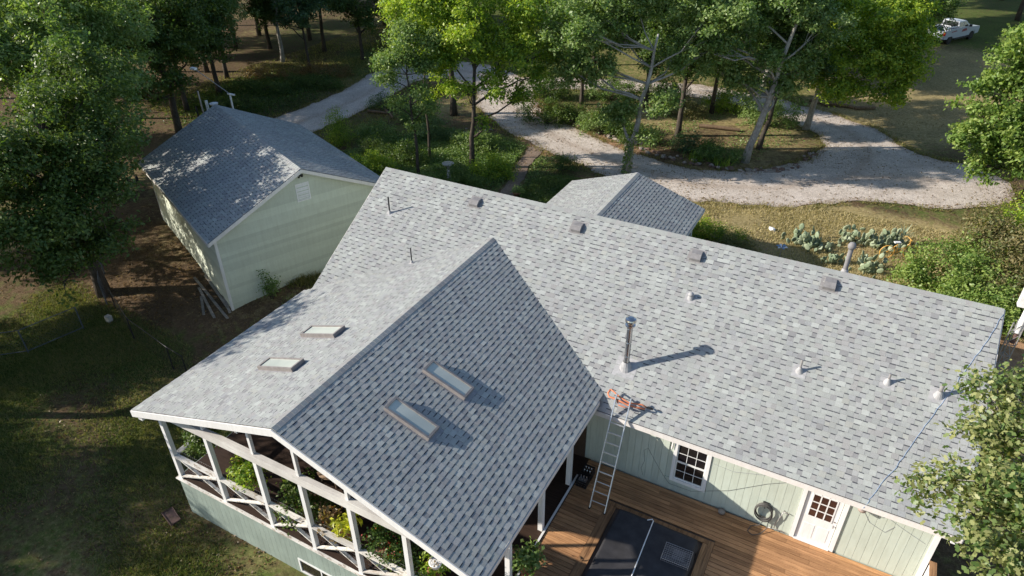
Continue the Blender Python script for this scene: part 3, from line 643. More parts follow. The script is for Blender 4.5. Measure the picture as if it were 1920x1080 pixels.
# porch floor & inner wall
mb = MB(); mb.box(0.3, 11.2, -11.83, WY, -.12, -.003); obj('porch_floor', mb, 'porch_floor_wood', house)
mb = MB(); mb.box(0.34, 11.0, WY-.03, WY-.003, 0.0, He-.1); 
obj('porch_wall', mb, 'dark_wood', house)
PX = [0.42, 2.33, 4.22, 5.80, 7.40, 9.07, 10.95]
def rake_z(x): return zw(x, PY)-.09
for i, xp in enumerate(PX):
    mb = MB(); mb.box(xp-.065, xp+.065, PY-.065, PY+.065, -.02, 2.62); obj('post', mb, 'white_paint', house)
    if rake_z(xp) > 2.96 and 0 < i < 6:
        mb = MB(); mb.box(xp-.045, xp+.045, PY-.045, PY+.045, 2.9, rake_z(xp)); obj('gable_post', mb, 'white_paint', house)
mb = MB(); mb.prism([(xl+.35,PY-.09,2.62),(xr-.3,PY-.09,2.62),(xr-.55,PY-.09,2.76),(10.2,PY-.09,2.9),(1.0,PY-.09,2.9),(xl+.55,PY-.09,2.78)], (0,.15,0)); obj('beam', mb, 'beam_white', house)
for a in ((xl+.03,YW,Hwl),(xr-.5,YW+.02,Hwr+.05)):
    mb = MB(); mb.box(a[0]+.12, a[0]+.3, YW+.02, YW+.5, a[2]-.3, a[2]-.14); obj('outrigger', mb, 'white_paint', house)
for a, b in zip(PX[:-1], PX[1:]):
    mb = MB(); mb.box(a+.066, b-.066, PY-.075, PY+.075, .93, .97); obj('cap_rail', mb, 'peeling_white', house)
    mb = MB(); mb.beam((a+.07,PY-.02,.1), (b-.07,PY-.02,.9), .04, .09, (0,1,0)); obj('brace', mb, 'peeling_white', house)
    mb = MB(); mb.beam((a+.07,PY+.025,.9), (b-.07,PY+.025,.1), .04, .09, (0,1,0)); obj('brace', mb, 'peeling_white', house)
    mb = MB()
    for k in range(7): mb.tube([(a+.06,PY+.1,.12+k*.16), (b-.06,PY+.1,.12+k*.16)], .003, 4)
    for k in range(int((b-a)/.1)): mb.tube([(a+.08+k*.1,PY+.1,.08), (a+.08+k*.1,PY+.1,1.12)], .0022, 3)
    obj('wire_mesh', mb, 'galvanised', house)
mb = MB(); mb.box(0.25, 11.2, PY-.13, PY+.11, -.045, -.005); obj('sill_board', mb, 'peeling_white', house)
# left side of the porch: posts and rail
for yp in (-9.6, -7.5, -5.4):
    mb = MB(); mb.box(.36, .49, yp-.065, yp+.065, 0, 2.75); obj('post', mb, 'white_paint', house)
mb = MB(); mb.box(.34, .51, -11.7, -5.3, .93, .97); obj('cap_rail', mb, 'peeling_white', house)
mb = MB(); mb.box(.35, .5, -11.7, -5.3, 2.62, 2.8); obj('beam', mb, 'white_paint', house)
# right side of the porch: posts and header facing the deck
for yp in (-6.42, -8.3, -10.2):
    mb = MB(); mb.box(10.92, 11.06, yp-.07, yp+.07, 0, 2.5); obj('post', mb, 'white_paint', house)
mb = MB(); mb.box(10.91, 11.07, -11.7, WY-.04, 2.45, 2.66); obj('beam', mb, 'white_paint', house)
mb = MB(); mb.box(11.08, 11.14, -13.5, -6.0, 0.018, 0.04); obj('threshold_strip', mb, 'white_paint', house)
# green skirt below the porch: vertical boards
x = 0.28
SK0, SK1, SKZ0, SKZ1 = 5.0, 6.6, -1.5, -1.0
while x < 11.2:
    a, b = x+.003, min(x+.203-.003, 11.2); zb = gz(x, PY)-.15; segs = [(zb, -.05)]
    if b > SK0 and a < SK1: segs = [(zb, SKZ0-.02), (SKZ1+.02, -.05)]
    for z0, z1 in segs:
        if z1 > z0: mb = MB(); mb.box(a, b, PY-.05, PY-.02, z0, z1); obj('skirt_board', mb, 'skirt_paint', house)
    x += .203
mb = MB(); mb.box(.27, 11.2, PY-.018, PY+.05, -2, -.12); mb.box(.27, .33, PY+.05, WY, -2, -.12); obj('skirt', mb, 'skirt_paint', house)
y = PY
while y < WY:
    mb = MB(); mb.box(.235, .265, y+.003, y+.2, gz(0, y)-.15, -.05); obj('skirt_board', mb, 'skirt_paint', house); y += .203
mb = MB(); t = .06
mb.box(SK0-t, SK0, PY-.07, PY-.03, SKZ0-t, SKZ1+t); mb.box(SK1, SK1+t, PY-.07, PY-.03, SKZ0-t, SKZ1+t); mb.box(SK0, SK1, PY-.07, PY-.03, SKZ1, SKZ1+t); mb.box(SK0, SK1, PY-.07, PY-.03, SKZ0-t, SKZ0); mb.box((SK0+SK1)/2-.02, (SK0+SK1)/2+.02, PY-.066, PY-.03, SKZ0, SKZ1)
win2 = obj('window', mb, 'white_paint', house, label='small white slider window low in the green skirt')
for a, b in ((SK0, (SK0+SK1)/2-.02), ((SK0+SK1)/2+.02, SK1)):
    mb = MB(); mb.box(a, b, PY-.045, PY-.04, SKZ0, SKZ1); obj('pane', mb, 'window_glass', win2)
# back porch posts
for xp in (bx-bw+.4, bx+bw-.4):
    mb = MB(); mb.box(xp-.07, xp+.07, bY-.4, bY-.26, -.6, He-.1); obj('post', mb, 'white_paint', house)
mb = MB(); mb.box(bx-bw+.1, bx+bw-.1, 5.2, bY-.1, -.65, -.35); obj('porch_slab', mb, 'concrete', house)
# small things fixed to the south wall
mb = MB(); mb.lathe([(.03,0),(.09,-.01),(.11,-.08),(.1,-.15),(.06,-.17)], (18.62,WY-.14,2.16), 16); mb.tube([(18.62,WY,2.17),(18.62,WY-.14,2.17)], .02)
obj('wall_light', mb, 'tan_metal', house, True)
def wire(pts, r=.004, mat='dark_metal', name='cable', parent=house):
    mb = MB(); mb.tube(pts, r, 5); return obj(name, mb, mat, parent)
wire([(12.9,WY-.008,.18),(12.82,WY-.008,.45),(12.9,WY-.008,.8),(12.84,WY-.008,1.2),(12.95,WY-.008,1.35),(13.2,WY-.008,.95),(13.5,WY-.008,.5),(13.72,WY-.04,.28),(14.4,WY-.04,.3),(15.4,WY-.01,.85),(16.3,WY-.008,1.6),(16.9,WY-.008,2.0)])
wire([(14.8,WY-.008,1.65),(15.4,WY-.008,1.62),(16.2,WY-.008,1.9),(16.6,WY-.008,2.1)], .005, 'grey_wire')
wire([(18.62,WY-.01,1.98),(18.9,WY-.008,1.55),(19.3,WY-.008,1.4),(19.45,WY-.008,1.7)], .005, 'grey_wire'); wire([(19.0,WY-.008,2.05),(19.6,WY-.008,1.75),(20.2,WY-.008,1.5)], .005, 'grey_wire')
mb = MB(); mb.tube([(13.75,WY-.2,2.25),(13.72,WY-.12,2.2),(13.66,WY-.05,2.05),(13.64,WY-.04,1.7)], .03, 8); obj('conduit', mb, 'fascia_paint', house)

# ------------------------------------------------------------------ deck
deck = thing('deck', (16, -9, 0), 'brown stained plank deck along the sage wall, sunk round the covered hot tub', 'deck')
TX0, TX1, TY0, TY1 = 12.30, 15.45, -10.4, -6.45     # opening for the tub
y = WY-.03-.14; row = 0
while y > -14.2:
    segs = [(11.16, 20.55)]
    if y+.14 > TY0 and y < TY1: segs = [(11.16, TX0), (TX1, 20.55)]
    for a, b in segs:
        x = a; first = True
        while x < b-.05:
            ln = (rng.uniform(1.2, 4.6) if first else rng.choice([3.05, 3.66, 4.27, 4.88])); first = False
            e = min(b, x+ln)
            if b-e < .5: e = b
            dz = rng.uniform(-.0015, .0015)
            mb = MB(); mb.box(x+.003, e-.003, y+.008, y+.135, -.03, dz); obj('plank', mb, 'deck_wood', deck); x = e
    y -= .143
for a in (((TX0,TY0,0),(TX0,TY1,0)), ((TX1,TY0,0),(TX1,TY1,0))):
    mb = MB(); s = 1 if a[0][0] < 14 else -1; xa, xb = sorted((a[0][0]+s*.006, a[0][0]+s*.146)); mb.box(xa, xb, TY0, TY1, -.03, .022); obj('trim_board', mb, 'deck_wood_trim', deck)
    mb = MB(); xa, xb = sorted((a[0][0]+s*.152, a[0][0]+s*.292)); mb.box(xa, xb, TY0, TY1-.15, -.03, .020); obj('trim_board', mb, 'deck_wood_trim', deck)
mb = MB(); mb.box(TX0+.15, TX1-.15, TY1-.14, TY1-.006, -.03, .022); obj('trim_board', mb, 'deck_wood_trim', deck)
mb = MB(); mb.box(11.16, 20.5, -14.2, WY-.03, -.26, -.034); obj('joists', mb, 'deck_under', deck)
mb = MB(); mb.box(20.46, 20.58, -5.38, -5.26, -.2, 1.0); obj('post', mb, 'white_paint', deck)
mb = MB(); mb.box(20.44, 20.60, -9.5, -5.24, 1.003, 1.04); obj('handrail', mb, 'deck_wood_trim', deck)
for k in range(3):
    mb = MB(); mb.box(20.49, 20.55, -9.5, -5.39, .2+.27*k, .26+.27*k); obj('rail', mb, 'white_paint', deck)

# hot tub
tub = thing('hot_tub', (13.9, -8.3, 0), 'square hot tub under a dark navy vinyl cover, sunk in the deck', 'hot tub')
HX0, HX1, HY0, HY1 = 12.72, 15.10, -9.98, -6.80
mb = MB(); mb.box(HX0+.04, HX1-.04, HY0+.04, HY1-.04, -.4, .12); obj('tub_shell', mb, 'dark_wood', tub)
def cover_mesh():
    n = 36; me = MB(); vs = []; fs = []
    for j in range(n+1):
        for i in range(n+1):
            a, b = i/n*2-1, j/n*2-1
            m = max(abs(a), abs(b)); rr_ = 0.96
            x = (HX0+HX1)/2+(HX1-HX0)/2*a; yv = (HY0+HY1)/2+(HY1-HY0)/2*b
            cx_, cy_ = min(1, abs(a))**8, min(1, abs(b))**8
            z = .40-.30*max(0, (m-.95)/.05)**1.6-.02*cx_*cy_
            z += .012*math.sin(x*2.1+yv*1.3)+.006*math.sin(x*7+yv*3)+.004*math.sin(yv*11-x*5)-.012*math.exp(-((yv-(HY0+HY1)/2)/.05)**2)
            if m > .96: z = min(z, .40); x += .012*math.sin(yv*9)*(abs(a) > .96); yv += .012*math.sin(x*8)*(abs(b) > .96)
            cr = max(0, abs(a)+abs(b)-1.93); x -= math.copysign(cr*.5, a); yv -= math.copysign(cr*.5, b)
            vs.append((x, yv, z))
    for j in range(n):
        for i in range(n): k = j*(n+1)+i; fs.append((k, k+1, k+n+2, k+n+1))
    me.add(vs, fs); return me
obj('cover', cover_mesh(), 'tub_cover', tub, True)
for yy in (-7.2, -9.0):
    mb = MB(); mb.box(HX1-.01, HX1+.012, yy-.02, yy+.02, -.05, .28); obj('strap', mb, 'black_plastic', tub)
pole = MB(); pole.tube([(13.62,-6.93,.425),(13.74,-6.84,.43),(13.78,-6.88,.43),(13.8,-7.5,.425),(13.84,-8.6,.425),(13.9,-10.2,.42)], .016, 8)
meta(obj('hooked_pole', pole, 'white_plastic', None, True), 'long white pole with a bent hook end lying across the navy tub cover', 'pole')
cage = thing('wire_cage', (14.7, -7.7, .41), 'small collapsed wire cage lying on the navy tub cover', 'wire cage', rz=R(2))
def wgrid(name, x0, x1, y0, y1, z, nx, ny, r=.0035):
    mb = MB()
    for k in range(nx+1): xx = x0+(x1-x0)*k/nx; mb.tube([(xx,y0,z),(xx,y1,z)], r, 4)
    for k in range(ny+1): yy = y0+(y1-y0)*k/ny; mb.tube([(x0,yy,z+.004),(x1,yy,z+.004)], r, 4)
    return obj(name, mb, 'galvanised', cage, world=False)
wgrid('cage_floor', -.36, .36, -.27, .27, .02, 14, 10); wgrid('cage_top', -.36, .36, -.27, .27, .1, 12, 8); wgrid('cage_door', -.1, .2, -.16, .14, .125, 7, 7, .004)
mb = MB()
for sx_ in (-.36, .36):
    for sy_ in (-.27, .27): mb.tube([(sx_,sy_,.01),(sx_,sy_,.11)], .006, 5)
mb.tube([(-.36,-.27,.105),(.36,-.27,.105),(.36,.27,.105),(-.36,.27,.105),(-.36,-.27,.105)], .007, 5)
obj('cage_frame', mb, 'galvanised', cage, world=False)

# ladder leaning on the eave
lad = thing('ladder', (12.15, -6.95, 0), 'aluminium extension ladder leaning on the eave over the deck', 'ladder')
def lp(xo, t): return (12.15+xo-.02*t, -6.95+.47*t, 0.02+.86*t)   # t metres up
lad_len = 3.55
for s in (-1, 1):
    mb = MB(); mb.beam(lp(s*.235, 0), lp(s*.215, lad_len), .03, .075, (0,-1,.4)); obj('side_rail', mb, 'aluminium', lad)
    mb = MB(); q = lp(s*.235, 0); mb.box(q[0]-.03, q[0]+.03, q[1]-.06, q[1]+.05, .003, .03); obj('rubber_foot', mb, 'rubber', lad)
for k in range(11):
    t = .22+k*.305; mb = MB(); mb.tube([lp(-.225, t), lp(.225, t)], .016, 8)
    if 2 < k < 9:
        a, b = lp(-.22, t+.055), lp(.22, t+.055); mb.tube([(a[0],a[1]-.05,a[2]),(b[0],b[1]-.05,b[2])], .014, 8)
    obj('rung', mb, 'aluminium', lad)
def sagline(a, b, sag, n=8, jit=0):
    a, b = A(a), A(b); out = []
    for k in range(n+1):
        t = k/n; p = a+(b-a)*t; p[2] -= sag*4*t*(1-t); p += rng.normal(size=3)*jit; out.append(tuple(p))
    return out
mb = MB(); z0 = zm(-5.2)+.05
loop_ = [(11.60,-5.1,2.98),(11.57,-5.22,2.92),(11.64,-5.3,2.88),(11.9,-5.33,2.90),(12.2,-5.36,2.86),(12.45,-5.30,2.82),(12.72,-5.26,2.84)]
mb.tube(loop_, .028, 8); mb.tube([(11.60,-5.1,2.98),(11.7,-5.14,2.99),(11.95,-5.25,2.95),(12.25,-5.3,2.9),(12.6,-5.2,2.9),(12.74,-5.2,2.86)], .024, 8)
mb.tube([(11.9,-5.34,2.86),(12.0,-5.42,2.8),(12.15,-5.40,2.78),(12.3,-5.36,2.8)], .022, 8)
orc = obj('orange_strap', mb, 'orange_cord', None, True); meta(orc, 'orange tie-down straps looped round the top of the ladder', 'strap')
mb = MB(); mb.tube([(12.74,-5.2,2.86),(12.86,-5.18,2.85),(12.92,-5.17,2.83)], .032, 8); obj('hook', mb, 'black_plastic', orc)

# black crates with bottles beside the porch post
for k, (yy, lab, bm) in enumerate(((-5.86, 'black crate of pale bottles nearest the sage wall', 'stainless'), (-6.24, 'black crate of dull bottles next to the porch post', 'galvanised'))):
    cr = thing('crate', (11.38, yy, 0), lab, 'crate', 'black crates on the deck by the porch')
    for a in ((-.17,.17,-.17,-.155),(-.17,.17,.155,.17),(-.17,-.155,-.155,.155),(.155,.17,-.155,.155)):
        for zz in (.02, .12, .22):
            mb = MB(); mb.box(*a, zz, zz+.06); obj('crate_slat', mb, 'black_plastic', cr, world=False)
    mb = MB(); mb.box(-.153, .153, -.153, .153, .004, .02); obj('crate_base', mb, 'black_plastic', cr, world=False)
    for i in range(3):
        for j in range(2):
            b = thing('bottle', (11.29+i*.09, yy-.07+j*.13, .022), ['pale','dull'][k]+f' screw top bottle standing in the black crate ' + ['nearest the sage wall','next to the porch post'][k], 'bottle', 'bottles in the black crates')
            mb = MB(); mb.lathe([(.036,0),(.038,.02),(.038,.16),(.03,.2),(.014,.23),(.014,.26)], (0,0,0), 10); obj('glass', mb, bm, b, True, world=False)
            mb = MB(); mb.lathe([(.017,.255),(.017,.28)], (0,0,0), 8); obj('lid', mb, 'white_plastic' if k == 0 else 'tan_metal', b, world=False)

# hose on its hanger, faucet
hs = thing('garden_hose', (16.42, WY-.1, .1), 'dark garden hose coiled on a wall hanger left of the back door', 'hose')
mb = MB()
for k in range(9):
    r0 = .24+.05*rng.random(); cx_, cz2 = 16.42+rng.uniform(-.015,.015), .62+rng.uniform(-.03,.02); pts = []
    for i in range(25):
        a = 2*math.pi*i/24; pts.append((cx_+r0*math.cos(a)*.85, WY-.05-.014*k+.01*math.sin(a*2), cz2+r0*math.sin(a)*1.12))
    mb.tube(pts, .0115, 6, False)
obj('hose_coil', mb, 'hose_rubber', hs, True)
mb = MB(); mb.tube([(16.6,WY-.1,.4),(16.62,WY-.16,.12),(16.5,WY-.35,.025),(16.3,WY-.5,.02),(16.15,WY-.42,.02),(16.2,WY-.2,.02),(16.4,WY-.18,.15),(16.5,WY-.12,.35)], .0115, 6); obj('hose_tail', mb, 'hose_rubber', hs, True)
mb = MB(); mb.box(16.34, 16.5, WY-.03, WY-.005, .8, .95); mb.tube([(16.42,WY-.01,.9),(16.42,WY-.2,.88),(16.42,WY-.2,.95)], .015); obj('hanger', mb, 'dark_metal', hs)
fc = MB(); fc.tube([(16.92,WY-.0,.86),(16.9,WY-.08,.86),(16.86,WY-.08,.6),(16.8,WY-.06,.4),(16.78,WY-.05,.12)], .012, 6); fc.tube([(16.92,WY-.08,.88),(17.05,WY-.06,.84)], .014, 6); fc.tube([(16.62,WY-.1,.1),(16.9,WY-.06,.1),(17.1,WY-.05,.06)], .012, 6)
meta(obj('water_tap', fc, 'galvanised', None, True), 'thin pipe and tap on the wall between hose and back door', 'tap')
mb = MB(); mb.lathe([(.07,0),(.1,.03),(.11,.06),(.09,.1),(.03,.12)], (15.35,WY-.13,.003), 8); meta(obj('stone', mb, 'stone'), 'single grey stone on the deck against the sage wall', 'stone')
# blue rope over the roof
pts = []
ctrl = [(20.76,-.15),(20.45,-1.1),(20.1,-1.9),(19.85,-2.6),(19.5,-3.4),(19.24,-4.13),(18.95,-4.8),(18.72,-5.3),(18.62,-5.54)]
for (x0,y0),(x1,y1) in zip(ctrl[:-1], ctrl[1:]):
    for k in range(5): t = k/5; xx, yy = x0+(x1-x0)*t+rng.normal()*.012, y0+(y1-y0)*t; pts.append((xx, yy, zm(yy)+.02))
pts += [(18.6,-5.57,2.35),(18.58,-5.5,2.15),(18.62,-5.35,2.1)]
mb = MB(); mb.tube(pts, .0065, 5); meta(obj('blue_rope', mb, 'blue_cord', None, True), 'thin blue rope running down the pale shingle roof to the deck eave', 'rope')

# ------------------------------------------------------------------ shed
SX, SY, SR, SL, SW_, SRZ, SEZ, SG = -4.358, -0.257, 1.1612, 10.81, 4.35, 4.841, 2.767, -.8
shed = thing('shed', (SX, SY, SG), 'pale green clapboard outbuilding with a dappled grey shingle roof', 'outbuilding', rz=SR)
Rm = A([[math.cos(SR), -math.sin(SR), 0],[math.sin(SR), math.cos(SR), 0],[0,0,1]])
sp = lambda u, v, z: A([SX, SY, 0])+Rm@A([u, v, z])
sh, sz, sl2 = sl_vec(SW_, SRZ-SEZ)
cA = slope_cells(sp(-SW_,SL,SEZ), Rm@A([0,-1.,0]), Rm@A([sh,0,sz]), Rm@A([-sz,0,sh]), 0, SL, sl2)
cB = slope_cells(sp(SW_,0,SEZ), Rm@A([0,1.,0]), Rm@A([-sh,0,sz]), Rm@A([sz,0,sh]), 0, SL, sl2)
lay_shingles(cA+cB, shed, 300)
d1, d2 = Rm@A([-sh,0,-sz]), Rm@A([sh,0,-sz])
ridge_caps(sp(0,0,SRZ+.004), sp(0,SL,SRZ+.004), tuple(d1), tuple(d2), shed)
lo = lambda z: z-SG
mb = MB(); slab(mb, [(-SW_+e_,e_,lo(SEZ)),(0,e_,lo(SRZ)-.006),(0,SL-e_,lo(SRZ)-.006),(-SW_+e_,SL-e_,lo(SEZ))]); slab(mb, [(SW_-e_,e_,lo(SEZ)),(SW_-e_,SL-e_,lo(SEZ)),(0,SL-e_,lo(SRZ)-.006),(0,e_,lo(SRZ)-.006)])
obj('roof', mb, 'roof_underside', shed, world=False)
def sfascia(p, q, n, h=.16):
    p, q, n = Vector(p), Vector(q), Vector(n); mb = MB(); a = Vector((0,0,-.02-h)); b = Vector((0,0,-.02)); mb.prism([p+a+n*.001, q+a+n*.001, q+b+n*.001, p+b+n*.001], n*.028); obj('fascia', mb, 'fascia_paint', shed, world=False)
for v_, n_ in ((0,(0,-1,0)),(SL,(0,1,0))):
    sfascia((-SW_,v_,lo(SEZ)),(0,v_,lo(SRZ)),n_); sfascia((0,v_,lo(SRZ)),(SW_,v_,lo(SEZ)),n_)
sfascia((-SW_,0,lo(SEZ)),(-SW_,SL,lo(SEZ)),(-1,0,0)); sfascia((SW_,0,lo(SEZ)),(SW_,SL,lo(SEZ)),(1,0,0))
HWU, V0, V1 = SW_-.32, .32, SL-.32
mb = MB(); mb.box(-HWU+.03, HWU-.03, V0+.03, V1-.03, -.5, lo(SEZ)-.02)
for v_ in (V0+.03, V1-.09): mb.prism([(-HWU+.03,v_,lo(SEZ)-.02),(HWU-.03,v_,lo(SEZ)-.02),(0,v_,lo(SRZ)-.2)], (0,.06,0))
obj('wall', mb, 'clapboard_paint', shed, world=False)
zt = lo(SRZ)-.12; k = 0; z = -.4; ex = .175
while z < zt-.02:
    z1 = min(z+ex, zt)
    def hw(zz): return min(HWU-.05, max(.0, (lo(SRZ)-.11-zz)*SW_/(SRZ-SEZ)))
    a, b = hw(z), hw(z1)
    for v_, s in ((V0, -1), (V1, 1)):
        mb = MB(); yb_, yt_ = v_+s*.026, v_-s*.012
        mb.add([(-a,yb_,z),(a,yb_,z),(b,yt_,z1),(-b,yt_,z1),(-a,v_-s*.028,z),(a,v_-s*.028,z),(b,v_-s*.028,z1),(-b,v_-s*.028,z1)], [(0,1,2,3),(4,5,1,0),(5,6,2,1),(7,4,0,3)])
        obj('clapboard', mb, 'clapboard_paint', shed, world=False)
    if z < lo(SEZ)-.15:
        for u_s in (-1, 1):
            mb = MB(); xb_, xt_ = u_s*(HWU+.026), u_s*(HWU-.012); xi = u_s*(HWU-.028); z1b = min(z1, lo(SEZ)-.05)
            mb.add([(xb_,V0+.06,z),(xb_,V1-.06,z),(xt_,V1-.06,z1b),(xt_,V0+.06,z1b),(xi,V0+.06,z),(xi,V1-.06,z),(xi,V1-.06,z1b),(xi,V0+.06,z1b)], [(0,1,2,3),(4,5,1,0),(5,6,2,1),(7,4,0,3)])
            obj('clapboard', mb, 'clapboard_paint', shed, world=False)
    z = z1
for u_s in (-1, 1):
    for v_ in (V0, V1):
        s = -1 if v_ == V0 else 1
        mb = MB(); xa, xb = sorted((u_s*(HWU-.075), u_s*(HWU+.04))); ya, yb2 = sorted((v_+s*.036, v_-s*.06)); mb.box(xa, xb, ya, yb2, -.35, lo(SEZ)-.1); obj('corner_trim', mb, 'white_paint', shed, world=False)
mb = MB(); zc, hh, ww = lo(3.67), .36, .26
mb.box(-ww-.05+.03, -ww+.03, V0-.03, V0+.0, zc-hh-.05, zc+hh+.05); mb.box(ww+.03, ww+.05+.03, V0-.03, V0, zc-hh-.05, zc+hh+.05); mb.box(-ww+.03, ww+.03, V0-.03, V0, zc+hh, zc+hh+.05); mb.box(-ww+.03, ww+.03, V0-.03, V0, zc-hh-.05, zc-hh)
gv = obj('gable_vent', mb, 'white_paint', shed, world=False, label='white louvred vent in the shed gable')
for k in range(12):
    zz = zc-hh+.03+k*.06; mb = MB(); mb.add([(-ww+.03,V0-.026,zz-.02),(ww+.03,V0-.026,zz-.02),(ww+.03,V0-.006,zz+.03),(-ww+.03,V0-.006,zz+.03)], [(0,1,2,3)]); obj('louvre', mb, 'white_paint', gv, world=False)
mb = MB(); mb.lathe([(.05,0),(.06,.05),(.05,.09)], (.08,V0-.08,lo(4.38)), 10); mb.lathe([(.04,0),(.05,.05)], (-.06,V0-.08,lo(4.36)), 10); mb.tube([(.0,V0,lo(4.45)),(.0,V0-.08,lo(4.43))], .03); obj('flood_light', mb, 'dark_metal', shed, world=False)

# pile of old boards beside the shed
bd = [(-9.7,-2.9,-6.0,-4.35,.06),(-9.3,-2.6,-6.4,-3.9,.1),(-8.9,-3.35,-6.6,-4.55,.05),(-8.0,-2.9,-6.1,-4.1,.16),(-8.3,-3.75,-7.2,-4.6,.05),(-8.7,-2.5,-7.2,-3.1,.05),(-7.9,-2.6,-6.3,-3.6,.12)]
for k, (x0,y0,x1,y1,h) in enumerate(bd):
    mb = MB(); mb.beam((x0,y0,gz(x0,y0)+h), (x1,y1,gz(x1,y1)+h*.8), .11, .03)
    meta(obj('old_board', mb, 'old_board'), 'weathered grey board in the loose pile beside the green outbuilding', 'board', 'old boards beside the outbuilding')

# ------------------------------------------------------------------ leaf clouds and trees
def unit(v): return v/np.maximum(np.linalg.norm(v, axis=-1, keepdims=True), 1e-6)
def leaves(C, Nm, size, r, asp=0.55, hexa=False):
    n = len(C); Nm = unit(Nm); t = unit(np.cross(Nm, unit(r.normal(size=(n, 3))))); b = np.cross(Nm, t)
    s = size*r.uniform(0.6, 1.4, (n, 1)); dr_ = -Nm*0.18
    if not hexa:
        V = np.stack([C-t*s*.5, C+b*s*asp*.5+Nm*s*.08, C+t*s*.5+dr_*s, C-b*s*asp*.5+Nm*s*.08], 1).reshape(-1, 3)
        return V, np.arange(4*n).reshape(n, 4)
    V = np.stack([C-t*s*.5, C-t*s*.12+b*s*asp*.5, C+t*s*.05+b*s*asp*.28, C+t*s*.25+b*s*asp*.45+dr_*s*.5, C+t*s*.55+dr_*s, C+t*s*.25-b*s*asp*.45+dr_*s*.5, C+t*s*.05-b*s*asp*.28, C-t*s*.12-b*s*asp*.5], 1).reshape(-1, 3)
    return V, np.arange(8*n).reshape(n, 8)
def crown_mesh(name, lobes, nleaf, size, mat, seed, per=26, spread=.26, hexa=False, flat=.85, asp=.55, shell=.38):
    r = np.random.default_rng(seed); Lb = A(lobes, float); wts = Lb[:, 3]**2; wts /= wts.sum()
    nt_ = max(4, nleaf//per); li = r.choice(len(Lb), nt_, p=wts); d = unit(r.normal(size=(nt_, 3))); d[:, 2] += .15; d = unit(d)
    rad = Lb[li, 3][:, None]*(r.uniform(0.2, 1.0, (nt_, 1))**shell)*(1+.27*r.normal(size=(nt_, 1)))
    tw = Lb[li, :3]+d*rad*A([1, 1, flat])
    # knock out pockets so the crown has gaps
    hol = Lb[r.integers(len(Lb), size=len(Lb)*2), :3]+unit(r.normal(size=(len(Lb)*2, 3)))*Lb[r.integers(len(Lb), size=len(Lb)*2), 3][:, None]*.9
    hr = r.uniform(.25, .62, len(hol))*np.median(Lb[:, 3])
    keep = np.all(np.linalg.norm(tw[:, None]-hol[None], axis=2) > hr[None], axis=1); tw, d = tw[keep], d[keep]
    m = len(tw); cnt = r.poisson(per*r.uniform(.5, 1.5, m)); idx = np.repeat(np.arange(m), cnt); n = len(idx)
    off = r.normal(size=(n, 3))*spread*A([1, 1, .7])+d[idx]*r.uniform(-.5, .6, (n, 1))*spread*1.5
    C = tw[idx]+off; Nm = d[idx]*.5+A([0, 0, .55])+r.normal(size=(n, 3))*.55
    V, F = leaves(C, Nm, size, r, asp, hexa); return fast_mesh(name, V, F, mat), tw
def limb_mesh(base, top, lobes, tw, r0, mat, seed, lean=.25, nb=3, twigs=40, top_frac=.8):
    r = np.random.default_rng(seed); mb = MB(); base, top = A(base, float), A(top, float); n = 9; P = []
    for k in range(n+1):
        t = k/n; p = base+(top-base)*t; p[:2] += r.normal(size=2)*lean*.22*math.sin(math.pi*t); P.append(p)
    rs = [r0*(1.25 if k == 0 else 1)*(1-.72*k/n) for k in range(n+1)]
    P[0][2] -= .3; mb.tube(P, rs, 10)
    for lb in lobes:
        q = A(lb[:3], float); h = max(.28, min(.93, (q[2]-base[2]-lb[3]*.9)/(max(top[2]-base[2], .1)))); i = int(h*n); st = P[i]
        mid = st+(q-st)*.5+r.normal(size=3)*.18*lb[3]+A([0, 0, -.1]); rb = rs[i]*.62
        pts = [st, st+(mid-st)*.5+r.normal(size=3)*.06, mid, mid+(q-mid)*.5+r.normal(size=3)*.1, q]
        mb.tube(pts, [rb, rb*.85, rb*.65, rb*.5, rb*.32], 7)
        near = tw[np.linalg.norm(tw-q, axis=1) < lb[3]*1.25]
        for j in range(min(len(near), nb+int(twigs/len(lobes)))):
            e = near[r.integers(len(near))]; m2 = q+(e-q)*.5+r.normal(size=3)*.12*lb[3]; mb.tube([pts[2+j % 3], m2, e], [rb*.25, rb*.16, .008], 4, False)
    return mb
def lobes_random(seed, R_, H0, H1, n=11):
    r = np.random.default_rng(seed); out = []
    for k in range(n):
        a = r.uniform(0, 6.28); rr2 = R_*math.sqrt(r.uniform(0, 1))*.72; z = r.uniform(H0, H1); f = 1-.45*((z-(H0+H1)/2)/((H1-H0)/2))**2
        out.append((rr2*math.cos(a)*f, rr2*math.sin(a)*f, z, R_*r.uniform(.3, .46)))
    return out
ALLTREES = []
